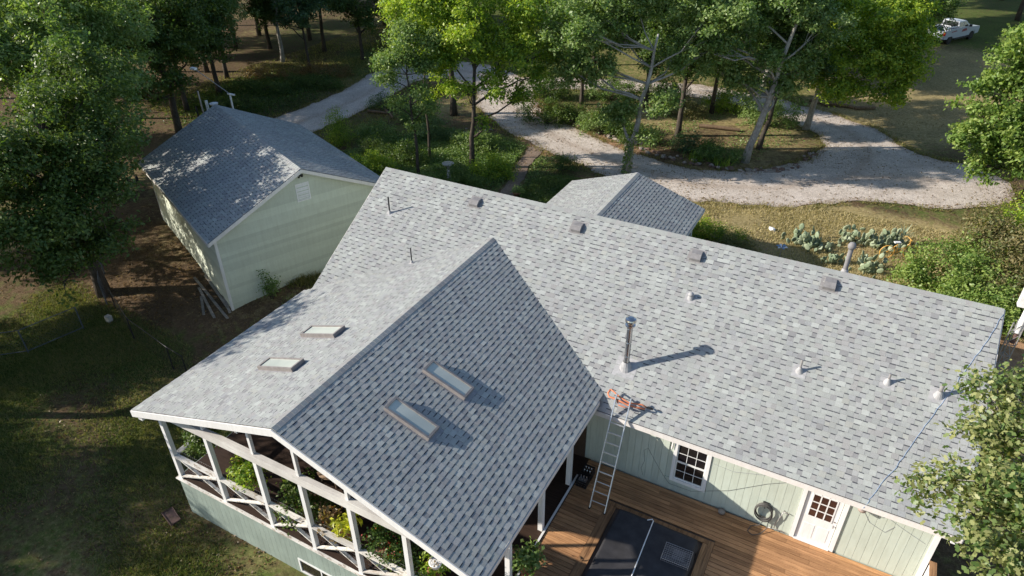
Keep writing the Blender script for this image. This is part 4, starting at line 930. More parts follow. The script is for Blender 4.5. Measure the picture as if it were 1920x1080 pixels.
def tree(name, base, top, lobes, mat, bark, label, cat='tree', group=None, nleaf=26000, size=.14, r0=.2, seed=1, **kw):
    rq = np.random.default_rng(seed+900)
    for x, y, zz, r2 in list(lobes):
        for _ in range(3):
            dv = unit(rq.normal(size=3)); q2 = r2*rq.uniform(.8, 1.2); lobes = lobes+[(x+dv[0]*q2, y+dv[1]*q2, zz+abs(dv[2])*q2*.6-.1, r2*rq.uniform(.28, .5))]
    if 'per' not in kw: nleaf = int(nleaf*1.35); size *= 1.22; kw['per'] = 46; kw['spread'] = .21
    """hero tree; lobes are world coordinates"""
    z = gz(base[0], base[1]); b = (base[0], base[1], z); t = thing(name, b, label, cat, group)
    lb = [(x-b[0], y-b[1], zz-b[2], r2*.93) for x, y, zz, r2 in lobes]
    me, tw = crown_mesh('crown', lb, nleaf, size, mat, seed, **kw)
    mb = limb_mesh((0,0,0), (top[0]-b[0], top[1]-b[1], top[2]-b[2]), [q3 for q3 in lb if q3[3] > .3 or len(lb) < 12][:18], tw, r0, bark, seed+50)
    obj('trunk', mb, bark, t, True, world=False)
    link(bpy.data.objects.new('crown', me), t, world=False); return t
RT, FW = A([.877, .48]), A([-.48, .877])
def rl(base, lst):   # (right offset, depth offset, z, r) -> world
    out = []
    for a, d, z, r2 in lst: p = A(base)+RT*a+FW*d; out.append((p[0], p[1], z, r2))
    return out
GR = 'trees round the driveway'
b = (3.9,17.4); tree('oak_tree', b, (4.9,17.8,7.6), rl(b, [(-3.3,0,8,1.9),(-2.4,.8,5.4,1.2),(-.4,.5,2.9,.95),(2.3,1.3,6.1,1.3),(3.6,.2,8.2,1.9),(.6,1.5,9.6,2.1),(-1.8,1.5,9.4,1.9),(1.4,-1,4.2,.9),(-3.6,1.5,5.4,1.1),(4.3,1,6.4,1.2),(-1.2,2,7.2,1.5),(.9,-.7,2.0,.5)]), 'leaf_oak', 'bark_pale', 'tall pale limbed oak with ivy on its trunk, just behind the small rear porch roof', 'tree', GR, 30000, .15, .2, 11)
b = (4.8,24.9); tree('oak_tree', b, (5.0,25,6.5), rl(b, [(0,0,4.6,1.6),(1.6,0,5.2,1.5),(-1.5,.5,5.6,1.4),(.3,.5,7.2,2),(2.4,1,7.4,1.6),(-2,1,8,1.8)]), 'leaf_dark', 'bark_dark', 'dark straight trunked oak standing alone in the middle of the driveway island', 'tree', GR, 18000, .15, .2, 12)
b = (9.8,22.5); tree('oak_tree', b, (11.2,23.2,8.6), rl(b, [(-1.1,1,4.5,1.2),(1.3,.4,3.9,1.0),(-3,.3,6.3,1.7),(-1.1,1.8,7.3,1.6),(2.6,.9,5.2,1.3),(2.9,.8,7.5,1.9),(-2.5,1.5,9,1.9),(.8,1,9.6,2),(.2,-.8,5.8,1.0)]), 'leaf_oak', 'bark_pale', 'leaning oak at the right end of the island, stones at its foot', 'tree', GR, 26000, .15, .24, 13)
b = (10.1,25.0); tree('oak_tree', b, (11.2,25.8,8), rl(b, [(.5,0,6,1.4),(1.8,.6,6.6,1.5),(-.6,.8,7.6,1.6),(1.2,1.2,8.8,1.7),(2.6,0,4.6,.9)]), 'leaf_dark', 'bark_dark', 'slimmer dark trunk right behind the leaning island oak', 'tree', GR, 12000, .15, .17, 14)
b = (12.2,30.2); tree('oak_tree', b, (12.9,30,7), [(14.5,28.8,5.4,1.7),(12.9,27.0,4.3,1.2),(16.2,29.4,4.4,1.5),(17.0,30.0,5.8,1.5),(15.3,30.0,7.2,2.0),(12.6,29.4,7.4,1.8),(17.3,30.2,4.0,1.0),(13.9,27.6,3.2,1.0),(16.6,29.0,3.0,.9),(16.4,31,7.6,1.6)], 'leaf_lime', 'bark_pale', 'broad oak with drooping yellow green sprays over the far drive edge', 'tree', GR, 28000, .16, .22, 15)
b = (-4.7,13.8); tree('oak_tree', b, (-4.3,14.1,8.3), rl(b, [(-.3,0,7.4,1.7),(2.5,.3,6.5,1.5),(3.6,.2,4.9,1.0),(1.4,-.6,4.7,.9),(-1.8,.3,6.3,1.3),(.2,.8,9.1,1.9),(3.5,.8,8.3,1.7),(-2,1,8.6,1.5),(.9,-.5,2.4,.55),(-.4,.2,4.2,.7),(4.6,1,6.2,1.1),(3.0,-.4,3.9,.7)]), 'leaf_lime', 'bark_dark', 'dark trunked tree with sunlit lime crown in the green bed, birdbath near its foot', 'tree', GR, 26000, .14, .17, 16)
b = (-6.9,11.3); tree('slender_tree', b, (-7.2,11.4,7.2), rl(b, [(-.6,0,6.4,.7),(.5,0,4.6,.6),(-1.1,.3,5.2,.55),(.1,0,2.6,.35),(-1.7,.2,6.2,.45),(.8,.3,6.0,.6),(-.2,.2,7.6,.8),(.9,.2,3.6,.4),(-.9,0,3.9,.4),(1.2,.2,7.3,.7)]), 'leaf_oak', 'bark_dark', 'slender blue green tree rising just past the house ridge corner', 'tree', GR, 9000, .12, .1, 17)
b = (-7.8,13.8); tree('slender_tree', b, (-7.9,13.9,7.5), rl(b, [(.8,0,5.2,.8),(-.5,0,6.8,.9),(1.2,.3,6.9,1.0),(.1,.3,8.8,1.2),(1.4,0,4.0,.6),(-.9,.3,8.2,.9),(.3,0,3.4,.4)]), 'leaf_lime', 'bark_dark', 'thin stemmed tree directly behind the slender blue green one', 'tree', GR, 9000, .13, .09, 18)
b = (-11,21.6); tree('oak_tree', b, (-11.2,21.8,7.6), rl(b, [(-1.5,0,6.1,1.4),(.4,0,7.3,1.7),(-2.6,.4,7.2,1.5),(1.8,.4,8.4,1.6),(-1,.6,8.9,1.7),(.3,-.4,4.6,.8)]), 'leaf_lime', 'bark_dark', 'stout trunked tree with yellow top beside the drive fork', 'tree', GR, 16000, .16, .26, 19)
b = (-28,25.2); tree('slender_tree', b, (-28.3,25.3,7.5), rl(b, [(.2,0,4.2,1.1),(-.9,0,5.2,1.2),(1.3,.2,5.4,1.3),(.2,.4,6.8,1.6),(-1.5,0,3.6,.8)]), 'leaf_blue', 'bark_dark', 'lone young tree in the grass far beyond the drive', 'tree', GR, 9000, .16, .12, 20)
b = (24.6,23.3); tree('oak_tree', b, (24,23.4,8.5), [(23.4,23,4.9,1.9),(21.4,22.4,5.4,1.3),(21.2,22.1,3.3,1.1),(23.2,22.6,2.4,1.4),(24.6,24,7.9,2),(22.8,23.4,7.8,1.6),(21.8,22.9,6.9,1.1),(26,23.6,5,2.4),(25.2,23,2.6,1.6),(20.9,22.2,4.3,.9),(22.1,22.2,1.8,.9),(24.6,23,9.6,1.8),(27,24,8,2.3),(22.3,21.8,4.2,1.2)], 'leaf_bright', 'bark_dark', 'large bright olive green oak filling the right edge beyond the driveway', 'tree', GR, 42000, .17, .3, 21)
NEAR = [(19.82,-7.32,7.17,.62),(20.08,-6.38,7.54,.51),(19.5,-6.77,7.47,.42),(20.25,-7.29,6.52,.35),(19.34,-9.27,6.88,.62),(18.87,-9.03,6.72,.36),(18.77,-9.03,6.38,.2),(19.92,-9.0,7.06,.62),(19.8,-10.17,6.96,.55),(19.36,-9.9,6.71,.3),(20.33,-7.3,7.4,.5),(20.6,-8.94,7.04,.8),(20.57,-9.99,6.71,.7),(20.4,-5.85,7.6,.36),(21.5,-7.5,7.2,1.1),(21.8,-9.6,7.4,1.2),(22.6,-8.6,8.2,1.3),(21.2,-11,6.8,1.0)]
tree('near_oak_tree', (23.0,-9.2), (22.2,-8.9,7.4), NEAR, 'leaf_near', 'bark_pale', 'grey green oak nearest the camera, reaching over the right end of the roof', 'tree', None, 23000, .1, .2, 22, per=16, spread=.11, hexa=True, asp=.62, shell=.45)
L1 = [(-11.57,-3.69,6.05,1.5),(-13.32,-3.98,7.23,1.8),(-11.95,-6.92,5.78,1.9),(-11.1,-5.05,4.53,1.4),(-10.59,-7.02,3.84,1.4),(-10.8,-8.74,3.92,1.5),(-9.69,-5.96,3.09,.9),(-9.9,-8.3,2.6,1.0),(-14.8,-1.96,8.07,1.5),(-10.3,-4.4,4.91,.8),(-12.81,-8.29,6.56,1.8),(-13.2,-6,4.4,1.8),(-14.5,-4,5.4,1.8),(-11.2,-6.4,2.6,1.0)]
tree('oak_tree', (-12.9,-5.4), (-13,-5.4,7.5), L1, 'leaf_dark', 'bark_dark', 'big dense oak at the left edge, nearest the grey wire fence', 'tree', 'oaks along the left edge', 42000, .13, .3, 23)
L2 = [(-20.14,.94,7.74,2.1),(-20.16,-.6,9.3,2.2),(-19.97,3.31,8.05,1.9),(-18.9,2.55,5.92,1.5),(-19.64,-2.48,7.83,1.6),(-19.87,2.27,10.3,2.1),(-21.18,-2.75,9.14,2.1),(-20.6,1,5.5,1.8),(-19.5,-.8,5.4,1.6)]
tree('oak_tree', (-21,1), (-20.6,.8,8.5), L2, 'leaf_oak', 'bark_dark', 'tall oak with brighter top in the upper left corner', 'tree', 'oaks along the left edge', 34000, .15, .28, 24)
L3 = [(-23.9,8.16,5.46,2.0),(-23.9,10.41,6.92,1.9),(-23.2,6.6,3.6,1.3),(-24.2,8.25,7.88,2.0),(-22.6,7.9,3.9,1.0),(-24.82,10.89,9.23,2.3),(-25.5,7,6.5,2)]
tree('oak_tree', (-24.9,9), (-24.6,9,8), L3, 'leaf_dark', 'bark_dark', 'dark oak beyond the shed, right of the upper left corner oak', 'tree', 'oaks along the left edge', 26000, .16, .26, 25)
# repeated woodland trees: a few prototypes, copied
protos = []
NL = (23000,)*5+(9500,)
for k, (R_, H0, H1, mat, bark) in enumerate(((3.4,4.2,9.2,'leaf_dark','bark_dark'),(3.9,4.6,10,'leaf_oak','bark_dark'),(3.1,4.0,8.6,'leaf_dark','bark_pale'),(3.6,4.4,9.6,'leaf_lime','bark_dark'),(3.2,3.2,8.4,'leaf_oak','bark_pale'),(3.8,4.0,9.6,'leaf_oak','bark_dark'))):
    lb = lobes_random(100+k, R_, H0, H1, 12); me, tw = crown_mesh('crown', lb, NL[k], .2, mat, 200+k, per=50, spread=.24)
    mb = limb_mesh((0,0,0), (rng.normal()*.3, rng.normal()*.3, H1-1.2), lb, tw, .2, bark, 300+k)
    protos.append((me, mkmesh('trunk', mb.v, mb.f, [bark], None, None, True)))
KIND = ['dark evergreen looking oak', 'mid green oak', 'dark oak with pale trunk', 'lime green oak', 'open crowned oak with pale trunk', 'thin crowned oak']
def wood(x, y, k, s, label, group):
    t = thing('woodland_oak', (x, y, gz(x, y)-.05), label, 'tree', group, rz=rng.uniform(0, 6.28)); t.scale = (s*rng.uniform(.93,1.07), s*rng.uniform(.93,1.07), s)
    for nm, me in (('trunk', protos[k][1]), ('crown', protos[k][0])):
        o = bpy.data.objects.new(nm, me); COL.objects.link(o); o.parent = t
    return t
# casting shade over the lawn from beyond the left edge
for x, y, k, s in ((-9.0,-21.8,5,.74),(-4.5,-22.0,4,.6),(-12.2,-13.6,5,1.12),(-17.6,-1.4,5,1.0),(-17.5,-12.5,0,1.1),(-16,-19.5,5,.95),(-21,-24,1,1.0),(-25.5,-16.5,0,1.15),(-13,-25.5,4,.85),(-30,-25,1,1.1),(-33,-12,2,1.2),(-20,-6.5,5,1.1),(-28,-6,0,1.15),(-24,-31,1,1.1),(-7.5,-27,2,.62)):
    wood(x, y, k, s, 'oak at the lawn edge whose shade falls across the grass', 'oaks shading the lawn')
back = [(-26.5,30.5,0,.85),(-31.5,31,1,.95),(-23.5,40.5,1,.95),(-29,13,0,1.0),(-35,16,1,1.0),(-30,4,1,1.0),(-38,24.5,1,1.1),(9,44.5,0,1.0),(-16,48,1,1.1),(3,45,1,.9),(17,47,1,.8),(-21,51,0,1.1),(-30,17,0,1.0),(-33,9,1,1.1),(-36,21,0,1.05),(-32.5,26.5,2,1.0),(-41,14,1,1.1),(-40,28,0,1.1),(-36,34,1,1.05),(-46,22,2,1.1),(-33.5,43,3,1.0),(-42,40,0,1.1),(-50,34,1,1.2),(-30,-2,1,1.1),(-37,1,0,1.1),(-45,8,1,1.2),(-27.8,36.5,0,.9),(-52,48,0,1.2),(-26,47,1,1.05),
        (-13,42,3,1.0),(-7,38.5,0,1.0),(-3,42,1,.95),(2.5,40.5,0,1.0),(7.5,39,2,1.0),(-10,51,1,1.1),(-2,52,0,1.1),(6,49,1,1.05),(12.5,43,4,1.0),(12,53,0,1.1),(-18,55,1,1.15),(-12,64,0,1.2),(-3,63,4,1.2),(5,61,1,1.2),(14,63,2,1.1),(-26,62,0,1.2),(-36,60,1,1.2),(-5,76,0,1.3),(6,75,1,1.3),(-18,76,1,1.3),(16,77,0,1.3),(27,76,1,1.3),(26,88,0,1.3),(12,90,1,1.4),(-2,92,0,1.4),(-30,80,1,1.4),(-45,75,0,1.4),(-3.6,28.0,1,.8),(.9,29.6,0,.85),(5.6,30.6,1,.85),(28,42,1,1.1),(30,30,0,1.1),(33,54,2,1.15),(31,66,1,1.2),(30,15,1,.9),(-57,60,1,1.4),(-60,42,0,1.4),(-58,20,1,1.4),(36,78,0,1.3),(40,92,1,1.4),(-16,94,0,1.5),(-34,97,1,1.5),(17.5,71,3,1.0)]
back += [(-40,19,1,1.15),(-36.5,11.5,0,1.1),(-42,33,1,1.15),(-46,28,0,1.2),(-37,29.5,0,1.0),(-33,20.5,1,.95)]
USED = {}
for k, (x, y, kk, s) in enumerate(sorted(back, key=lambda q: q[1])):
    where = 'beyond the driveway loop' if x > -14 and y > 30 else ('in the dark wood past the shed' if x < -14 else 'beyond the right edge bushes')
    dist = 'nearer' if y < 46 else ('middle distance' if y < 66 else 'far off')
    px = proj((x, y, -.5))[0]
    zone = next(z_ for lim, z_ in ((150,'toward the far left'),(330,'left of the shed ridge'),(480,'above the shed ridge'),(590,'by the lone young tree'),(700,'at the grass clearing'),(800,'left of the drive fork'),(950,'behind the drive fork'),(1150,'behind the pale limbed oak'),(1350,'behind the island middle trunk'),(1550,'behind the leaning oak'),(1740,'left of the truck'),(9999,'right of the truck')) if px < lim)
    size_ = 'small' if s < 1 else ('medium' if s < 1.12 else ('tall' if s < 1.25 else 'very tall'))
    lab = f'{dist} {size_} {KIND[kk]} {zone}'; USED[lab] = USED.get(lab, 0)+1; lab += ['', ', the next one back', ', third one back', ', fourth one back', ', fifth one back', ', sixth one back'][min(5, USED[lab]-1)]
    wood(x, y, kk, s, lab, 'woodland trees behind the property')

# ------------------------------------------------------------------ shrubs, ground cover
def shrub(name, x, y, lst, mat, label, cat='shrub', group=None, n=5000, size=.08, seed=1, **kw):
    z = gz(x, y); t = thing(name, (x, y, z), label, cat, group)
    kw.setdefault('per', 16); kw.setdefault('spread', .12)
    me, tw = crown_mesh('foliage', [(a, b, c, d) for a, b, c, d in lst], n, size, mat, seed, **kw)
    mb = MB(); r = np.random.default_rng(seed+9)
    for k in range(16):
        e = tw[r.integers(len(tw))]; mb.tube([(r.normal()*.05, r.normal()*.05, -.05), (e[0]*.5, e[1]*.5, e[2]*.55), tuple(e)], [.025, .014, .005], 5, False)
    obj('stems', mb, 'bark_dark', t, world=False); link(bpy.data.objects.new('foliage', me), t, world=False); return t
shrub('juniper', -14.6, 13.2, [(0,0,.6,.85),(0,0,1.2,.75),(.1,0,1.8,.5),(.3,-.2,.5,.8),(0,.1,2.3,.25)], 'leaf_lime', 'bright green rounded juniper on the strip between shed and drive', 'juniper', None, 9000, .07, 31)
shrub('shrub', -11.2, 12.6, [(0,0,.6,.8),(.8,0,.5,.6),(-.6,.3,.4,.6)], 'leaf_dark', 'dark bushy shrub in the green bed beside the slender tree', 'shrub', None, 6000, .08, 32)
shrub('shrub', -16.3, 20.3, [(0,0,.5,.8),(1.1,.4,.45,.7),(2.2,0,.5,.8),(-.9,-.3,.35,.5)], 'leaf_blue', 'low spreading shrub over a log pile at the drive edge', 'shrub', None, 7000, .08, 33)
shrub('shrub', .3, 15.9, [(0,0,.5,.6),(.5,.3,.4,.5),(-.4,.2,.4,.5)], 'leaf_dark', 'small dark green shrub beside the dirt path', 'shrub', None, 4000, .07, 34)
shrub('shrub', 10.1, 11.4, [(0,0,.5,.7),(.8,.2,.45,.6),(1.6,.3,.35,.5),(-.4,-.3,.4,.5)], 'leaf_lime', 'sunlit bright green shrub by the rear porch corner', 'shrub', None, 7000, .08, 35)
shrub('shrub', 11.6, 10.6, [(0,0,.4,.6),(.8,.4,.3,.5)], 'leaf_olive', 'low olive shrub right of the bright one behind the ridge', 'shrub', None, 4000, .08, 36)
for k, (x, y, lst, m, lab, n) in enumerate((
    (20.4,11.2,[(0,0,.8,1.0),(.9,.2,1.0,1.0),(-.7,-.4,.5,.7),(.4,-.9,.7,.8)],'leaf_bright','rounded green bush left in the thicket behind the roof corner',9000),
    (22.4,12.4,[(0,0,1.2,1.2),(1.1,.3,1.4,1.2),(-.5,.7,1.7,.8),(.4,-.8,.8,.9)],'leaf_olive','tallest olive bush in the thicket at the right edge',11000),
    (22.0,9.4,[(0,0,.5,.8),(1,.3,.7,.9),(-.9,.2,.4,.6)],'leaf_bright','fresh green bush between the thicket and the roof corner',6000),
    (24.5,14.6,[(0,0,1.4,1.5),(-1.2,.4,1.2,1.0),(.8,-.6,1.6,1.2)],'leaf_lime','dense green bush under the big olive oak',9000),
    (23.8,10.6,[(0,0,.7,1.0),(.8,-.7,.7,.8)],'leaf_olive','small olive bush above the bare orange dirt',6000))):
    shrub('thicket_bush', x, y, [(a*1.15, b2*1.15, c*1.5+.1, d*1.3) for a, b2, c, d in lst], m, lab, 'bush', 'thicket bushes behind the right roof corner', int(n*1.7), .12, 40+k, per=18, spread=.14)
for k, (x, y, m, lab) in enumerate(((-4.6,24.6,'leaf_rust','rust brown dry shrub on the left end of the island'),(-2.6,24.8,'leaf_dark','dark green shrub on the left half of the island'),(-.6,24.4,'leaf_olive','olive shrub on the island beside the ivy clad oak'),(1.2,23.6,'leaf_oak','mid green shrub in the island centre left'),(2.9,22.6,'leaf_dark','low dark shrub on the island near its front stones'),(6.4,22.6,'leaf_blue','blue green shrub on the island front right of the middle trunk'),(8.2,21.9,'leaf_oak','shrub at the foot of the leaning oak'),(4.2,29,'leaf_olive','olive shrub at the back of the island'))):
    shrub('island_shrub', x, y, [(0,0,.5,.8),(.9,.2,.4,.6),(-.8,-.1,.45,.7)], m, lab, 'shrub', 'shrubs on the driveway island', 4500, .1, 60+k)
for k, (x, y, m, lab) in enumerate(((-29.8,21.8,'leaf_rust','brown dry brush left of the lone young tree'),(-26.3,24.6,'leaf_rust','rusty seed head brush right of the lone young tree'),(-27.5,18.6,'leaf_dark','dark undergrowth bush at the drive verge'),(-24.6,21.6,'leaf_dark','dark undergrowth bush where the drive leaves the shed'),(-26.5,14.5,'leaf_dark','dark undergrowth bush behind the far shed corner'),(-20.5,7.2,'leaf_dark','low dark bush behind the shed wall'))):
    shrub('brush', x, y, [(0,0,.4,.9),(1.2,.5,.4,.9),(-1.2,-.3,.35,.9),(2.1,.9,.3,.6)], m, lab, 'brush', 'brush along the far side of the drive', 6000, .1, 80+k)
for k, (x, y, m, lab) in enumerate(((-12.6,14.6,'leaf_oak','leafy shrub between the juniper and the dark bushy shrub'),(-9.6,10.2,'leaf_lime','light green shrub low behind the house ridge corner'),(-8.8,12.4,'leaf_dark','dark shrub between the two slender trunks'),(-6.0,16.4,'leaf_oak','full green shrub behind the dark trunked tree'),(-9.2,16.6,'leaf_blue','blue green shrub in the rear of the green bed'),(-3.0,13.2,'leaf_lime','sunlit shrub right of the dark trunk, near the path'),(-3.6,10.2,'leaf_dark','dark shrub behind the house ridge, right of the statue'),(-12.4,18.8,'leaf_oak','spreading shrub at the stout trunk by the drive'))):
    shrub('bed_shrub', x, y, [(0,0,.45,.8),(.8,.3,.4,.7),(-.8,-.1,.4,.7),(.1,.3,.9,.55)], m, lab, 'shrub', 'shrubs in the green bed', 6500, .1, 260+k)
shrub('weed_shrub', -5.2, -2.5, [(0,0,.5,.3),(.15,0,.9,.25),(-.2,0,1.2,.15)], 'leaf_oak', 'leafy sapling growing against the clapboard gable', 'sapling', None, 700, .09, 95)
shrub('weed_shrub', -3.2, -2.2, [(0,0,.2,.4),(.6,.3,.25,.4),(-.6,-.2,.2,.4),(1.2,.6,.3,.35)], 'leaf_olive', 'low weeds along the foot of the clapboard gable', 'weeds', None, 2500, .09, 96)
def blades(name, label, fn, n, x0, x1, y0, y1, h=.09, seed=3, w_=.012, mat='grass_blade'):
    r = np.random.default_rng(seed); X = r.uniform(x0, x1, n*3); Y = r.uniform(y0, y1, n*3); ok = r.random(n*3) < fn(X, Y); X, Y = X[ok][:n], Y[ok][:n]; m = len(X)
    Z = gzn(X, Y)-.01; a = r.uniform(0, 6.28, m); hh = h*r.uniform(.5, 1.5, m); dx, dy = np.cos(a)*w_, np.sin(a)*w_; lx, ly = r.normal(size=m)*hh*.5, r.normal(size=m)*hh*.5
    V = np.stack([np.stack([X-dx, Y-dy, Z], 1), np.stack([X+dx, Y+dy, Z], 1), np.stack([X+lx, Y+ly, Z+hh], 1)], 1).reshape(-1, 3)
    o = bpy.data.objects.new(name, fast_mesh(name, V, np.arange(3*m).reshape(m, 3), mat)); link(o); o['kind'] = 'stuff'; o['label'] = label; return o
def carpet(name, label, fn, n, x0, x1, y0, y1, size, mat, h=.3, seed=5):
    r = np.random.default_rng(seed); X = r.uniform(x0, x1, n*4); Y = r.uniform(y0, y1, n*4); D = fn(X, Y); ok = r.random(n*4) < np.clip(D, 0, 1); X, Y, D = X[ok][:n], Y[ok][:n], D[ok][:n]
    Z = gzn(X, Y)+r.uniform(.02, 1, len(X))*h*np.clip(D*1.2, .2, 1)*(.6+.4*snoise(X, Y, 2.2, seed))
    C = np.stack([X, Y, Z], 1); Nm = A([0, 0, .8])+r.normal(size=(len(X), 3))*.55; V, F = leaves(C, Nm, size, r)
    o = bpy.data.objects.new(name, fast_mesh(name, V, F, mat)); link(o); o['kind'] = 'stuff'; o['label'] = label; return o
bedf = lambda X, Y: np.maximum(blob(X, Y, -6.5, 14.6, 6.5, 5.2, .8), blob(X, Y, -9.5, 11.5, 4.5, 3, .8))*(capsule_sdf(X, Y, PATH) > .15)*(road_sdf(X, Y) > .35)
carpet('ground_cover', 'leafy green ground cover in the bed behind the house', bedf, 52000, -15, 0, 8, 21, .1, 'leaf_oak', .45)
bed2 = lambda X, Y: blob(X, Y, 1.2, 12.6, 2.3, 3.2, .8)*(capsule_sdf(X, Y, PATH) > .15)*(road_sdf(X, Y) > .35)
carpet('ground_cover', 'ground cover between the dirt path and the rear porch', bed2, 12000, -1.5, 4, 9, 16, .09, 'leaf_dark', .35, 6)
isl = lambda X, Y: .28*blob(X, Y, 5, 26.6, 10, 6.5)*(road_sdf(X, Y) > .3)*(snoise(X, Y, 1.2, 8) > -.1)
carpet('ground_cover', 'scattered green plants over the driveway island', isl, 14000, -7, 16, 20, 33, .12, 'leaf_oak', .3, 7)
carpet('undergrowth', 'undergrowth on the far side of the drive', lambda X, Y: .8*blob(X, Y, -27, 18, 6, 8)*(road_sdf(X, Y) > .3), 16000, -34, -21, 9, 28, .13, 'leaf_dark', .6, 8)
# more island shrubs hiding the far side of the loop
for k, (x, y, m, lab) in enumerate(((-6.6,28.2,'leaf_dark','dark round shrub at the far left back of the island'),(-2.2,30.2,'leaf_oak','broad green shrub at the island back, left part'),(1.6,31.4,'leaf_dark','dark shrub at the island back behind the pale oak'),(6.6,31.6,'leaf_lime','lime green shrub at the island back near the middle trunk'),(9.8,29.8,'leaf_oak','green shrub between the middle trunk and the far drive'),(-4.2,22.9,'leaf_dark','dark glossy shrub above the chunky brown stones'),(.2,22.9,'leaf_oak','leafy shrub just left of the pale limbed oak trunk'))):
    shrub('island_shrub', x, y, [(0,0,.7,1.0),(1.1,.5,.6,.9),(-1.1,-.2,.6,.9),(.2,.3,1.2,.7)], m, lab, 'shrub', 'shrubs on the driveway island', 7000, .11, 160+k)
def litter(name, label, fn, n, x0, x1, y0, y1, dz, seed, mat='leaf_rust', size=.09):
    r = np.random.default_rng(seed); X = r.uniform(x0, x1, n*4); Y = r.uniform(y0, y1, n*4); ok = r.random(n*4) < fn(X, Y); X, Y = X[ok][:n], Y[ok][:n]
    C = np.stack([X, Y, gzn(X, Y)+dz], 1); V, F = leaves(C, A([0, 0, 1.])+r.normal(size=(len(X), 3))*.25, size, r); o = bpy.data.objects.new(name, fast_mesh(name, V, F, mat)); link(o); o['kind'] = 'stuff'; o['label'] = label
litter('fallen_leaves', 'dry leaves scattered over driveway and verges', lambda X, Y: .12+.5*(np.abs(road_sdf(X, Y)) < .5)+.2*(snoise(X, Y, .8, 31) > .2), 16000, -12, 26, 14, 40, .055, 31)
litter('fallen_leaves', 'dry leaves on the shaded lawn and bare dirt', lambda X, Y: .15+.5*(snoise(X, Y, .6, 32) > .1), 14000, -18, 4, -17, 3, .03, 32)
blades('grass', 'grass tufts creeping over the drive edges', lambda X, Y: np.exp(-(((road_sdf(X, Y)-.15)/.28)**2))*(snoise(X, Y, 2.5, 33) > -.25), 60000, -24, 26, 12, 38, .15, 33, .022)
blades('grass', 'short patchy grass on the shaded side lawn', lambda X, Y: np.clip(cover(X, Y)[0]*2.4-.75+.8*snoise(X, Y, 1.1, 12), 0, 1)*((X < .1) | (Y < -12)), 170000, -16, 6, -17, -1, .1, 3, .016, 'lawn_blade')
blades('grass', 'dry grass between the house and the driveway', lambda X, Y: np.clip(.5+.6*snoise(X, Y, 1.3, 13), 0, 1)*(road_sdf(X, Y) > .1), 52000, 8, 26, 9, 18, .12, 4, .018, 'straw_blade')
blades('grass', 'weedy grass along the foot of the shed gable', lambda X, Y: np.exp(-((((Y+1.9)-(X+8)*.42+.35)/.45)**2))*(X < .2), 9000, -8, .2, -4, 1, .3, 6, .02)
blades('grass', 'grass in the clearing beyond the drive', lambda X, Y: np.clip(.4+.7*snoise(X, Y, .9, 14), 0, 1)*(road_sdf(X, Y) > .2), 40000, -34, -14, 12, 45, .14, 5, .02)

# ------------------------------------------------------------------ stones
def stone_mesh(seed, mat):
    r = np.random.default_rng(seed); bm_v = []
    base = [(0,0,1),(.89,0,.45),(.28,.85,.45),(-.72,.53,.45),(-.72,-.53,.45),(.28,-.85,.45),(.72,.53,-.45),(-.28,.85,-.45),(-.89,0,-.45),(-.28,-.85,-.45),(.72,-.53,-.45),(0,0,-1)]
    fs = [(0,1,2),(0,2,3),(0,3,4),(0,4,5),(0,5,1),(1,6,2),(2,7,3),(3,8,4),(4,9,5),(5,10,1),(6,7,2),(7,8,3),(8,9,4),(9,10,5),(10,6,1),(11,7,6),(11,8,7),(11,9,8),(11,10,9),(11,6,10)]
    vs = [tuple(A(p)*r.uniform(.75, 1.2)*A([1, .8, .5])) for p in base]
    return mkmesh('stone', vs, fs, [mat])
SM = [stone_mesh(k, 'stone' if k % 2 else 'stone_brown') for k in range(6)]
def stone(x, y, s, lab, grp, k=None):
    o = bpy.data.objects.new('stone', SM[rng.integers(6) if k is None else k]); o.location = (x, y, gz(x, y)+s*.22); o.scale = (s*rng.uniform(.8,1.3), s*rng.uniform(.8,1.2), s*rng.uniform(.7,1.2)); o.rotation_euler = (rng.uniform(-.2,.2), rng.uniform(-.2,.2), rng.uniform(0, 6.28)); COL.objects.link(o); meta(o, lab, 'stone', grp)
edge = [(-6.2,25.6),(-4.6,24.5),(-3.2,23.7),(-1.2,22.9),(.5,22.4),(2.2,21.7),(3.8,21.0),(5.4,20.5),(7.0,20.3),(8.6,20.4),(10.2,20.7),(11.6,21.3),(12.6,22.3),(13.1,23.8),(13.3,25.4)]
for i in range(len(edge)-1):
    (x0,y0),(x1,y1) = edge[i], edge[i+1]; n = 9 if i > 2 else 6
    for k in range(n):
        t = rng.random(); s = rng.uniform(.1,.24) if i > 2 else rng.uniform(.18,.38)
        if i > 2: stone(x0+(x1-x0)*t+rng.normal()*.15, y0+(y1-y0)*t+.15+abs(rng.normal())*.35, s, 'small stone in the border along the front of the island', 'border stones along the island front')
        else: stone(x0+(x1-x0)*t+rng.normal()*.2, y0+(y1-y0)*t+.2+abs(rng.normal())*.4, s, 'chunky brown stone on the left end of the island', 'chunky stones on the island left end', 2*rng.integers(3))
for k in range(16): stone(-8.7+rng.normal()*.25+k*.1, 18.3-abs(rng.normal())*.3+.12*k, rng.uniform(.12,.22), 'rough stone edging the green bed at the drive', 'stones edging the green bed')
def log(x0, y0, x1, y1, r, lab):
    mb = MB(); z0, z1 = gz(x0,y0)+r, gz(x1,y1)+r; mb.tube([(x0,y0,z0),((x0+x1)/2+.08,(y0+y1)/2,(z0+z1)/2+.03),(x1,y1,z1)], [r,r*.9,r*.75], 9); meta(obj('log', mb, 'log_wood'), lab, 'log', 'logs lying about')
log(12.8,36.3,14.6,36.2,.16,'pale log lying across the far verge of the drive'); log(14.7,36.1,16.0,36.9,.14,'short dark log right of the pale one on the far verge'); log(11.5,36.6,13,35.8,.1,'thin log left of the pale one on the far verge')
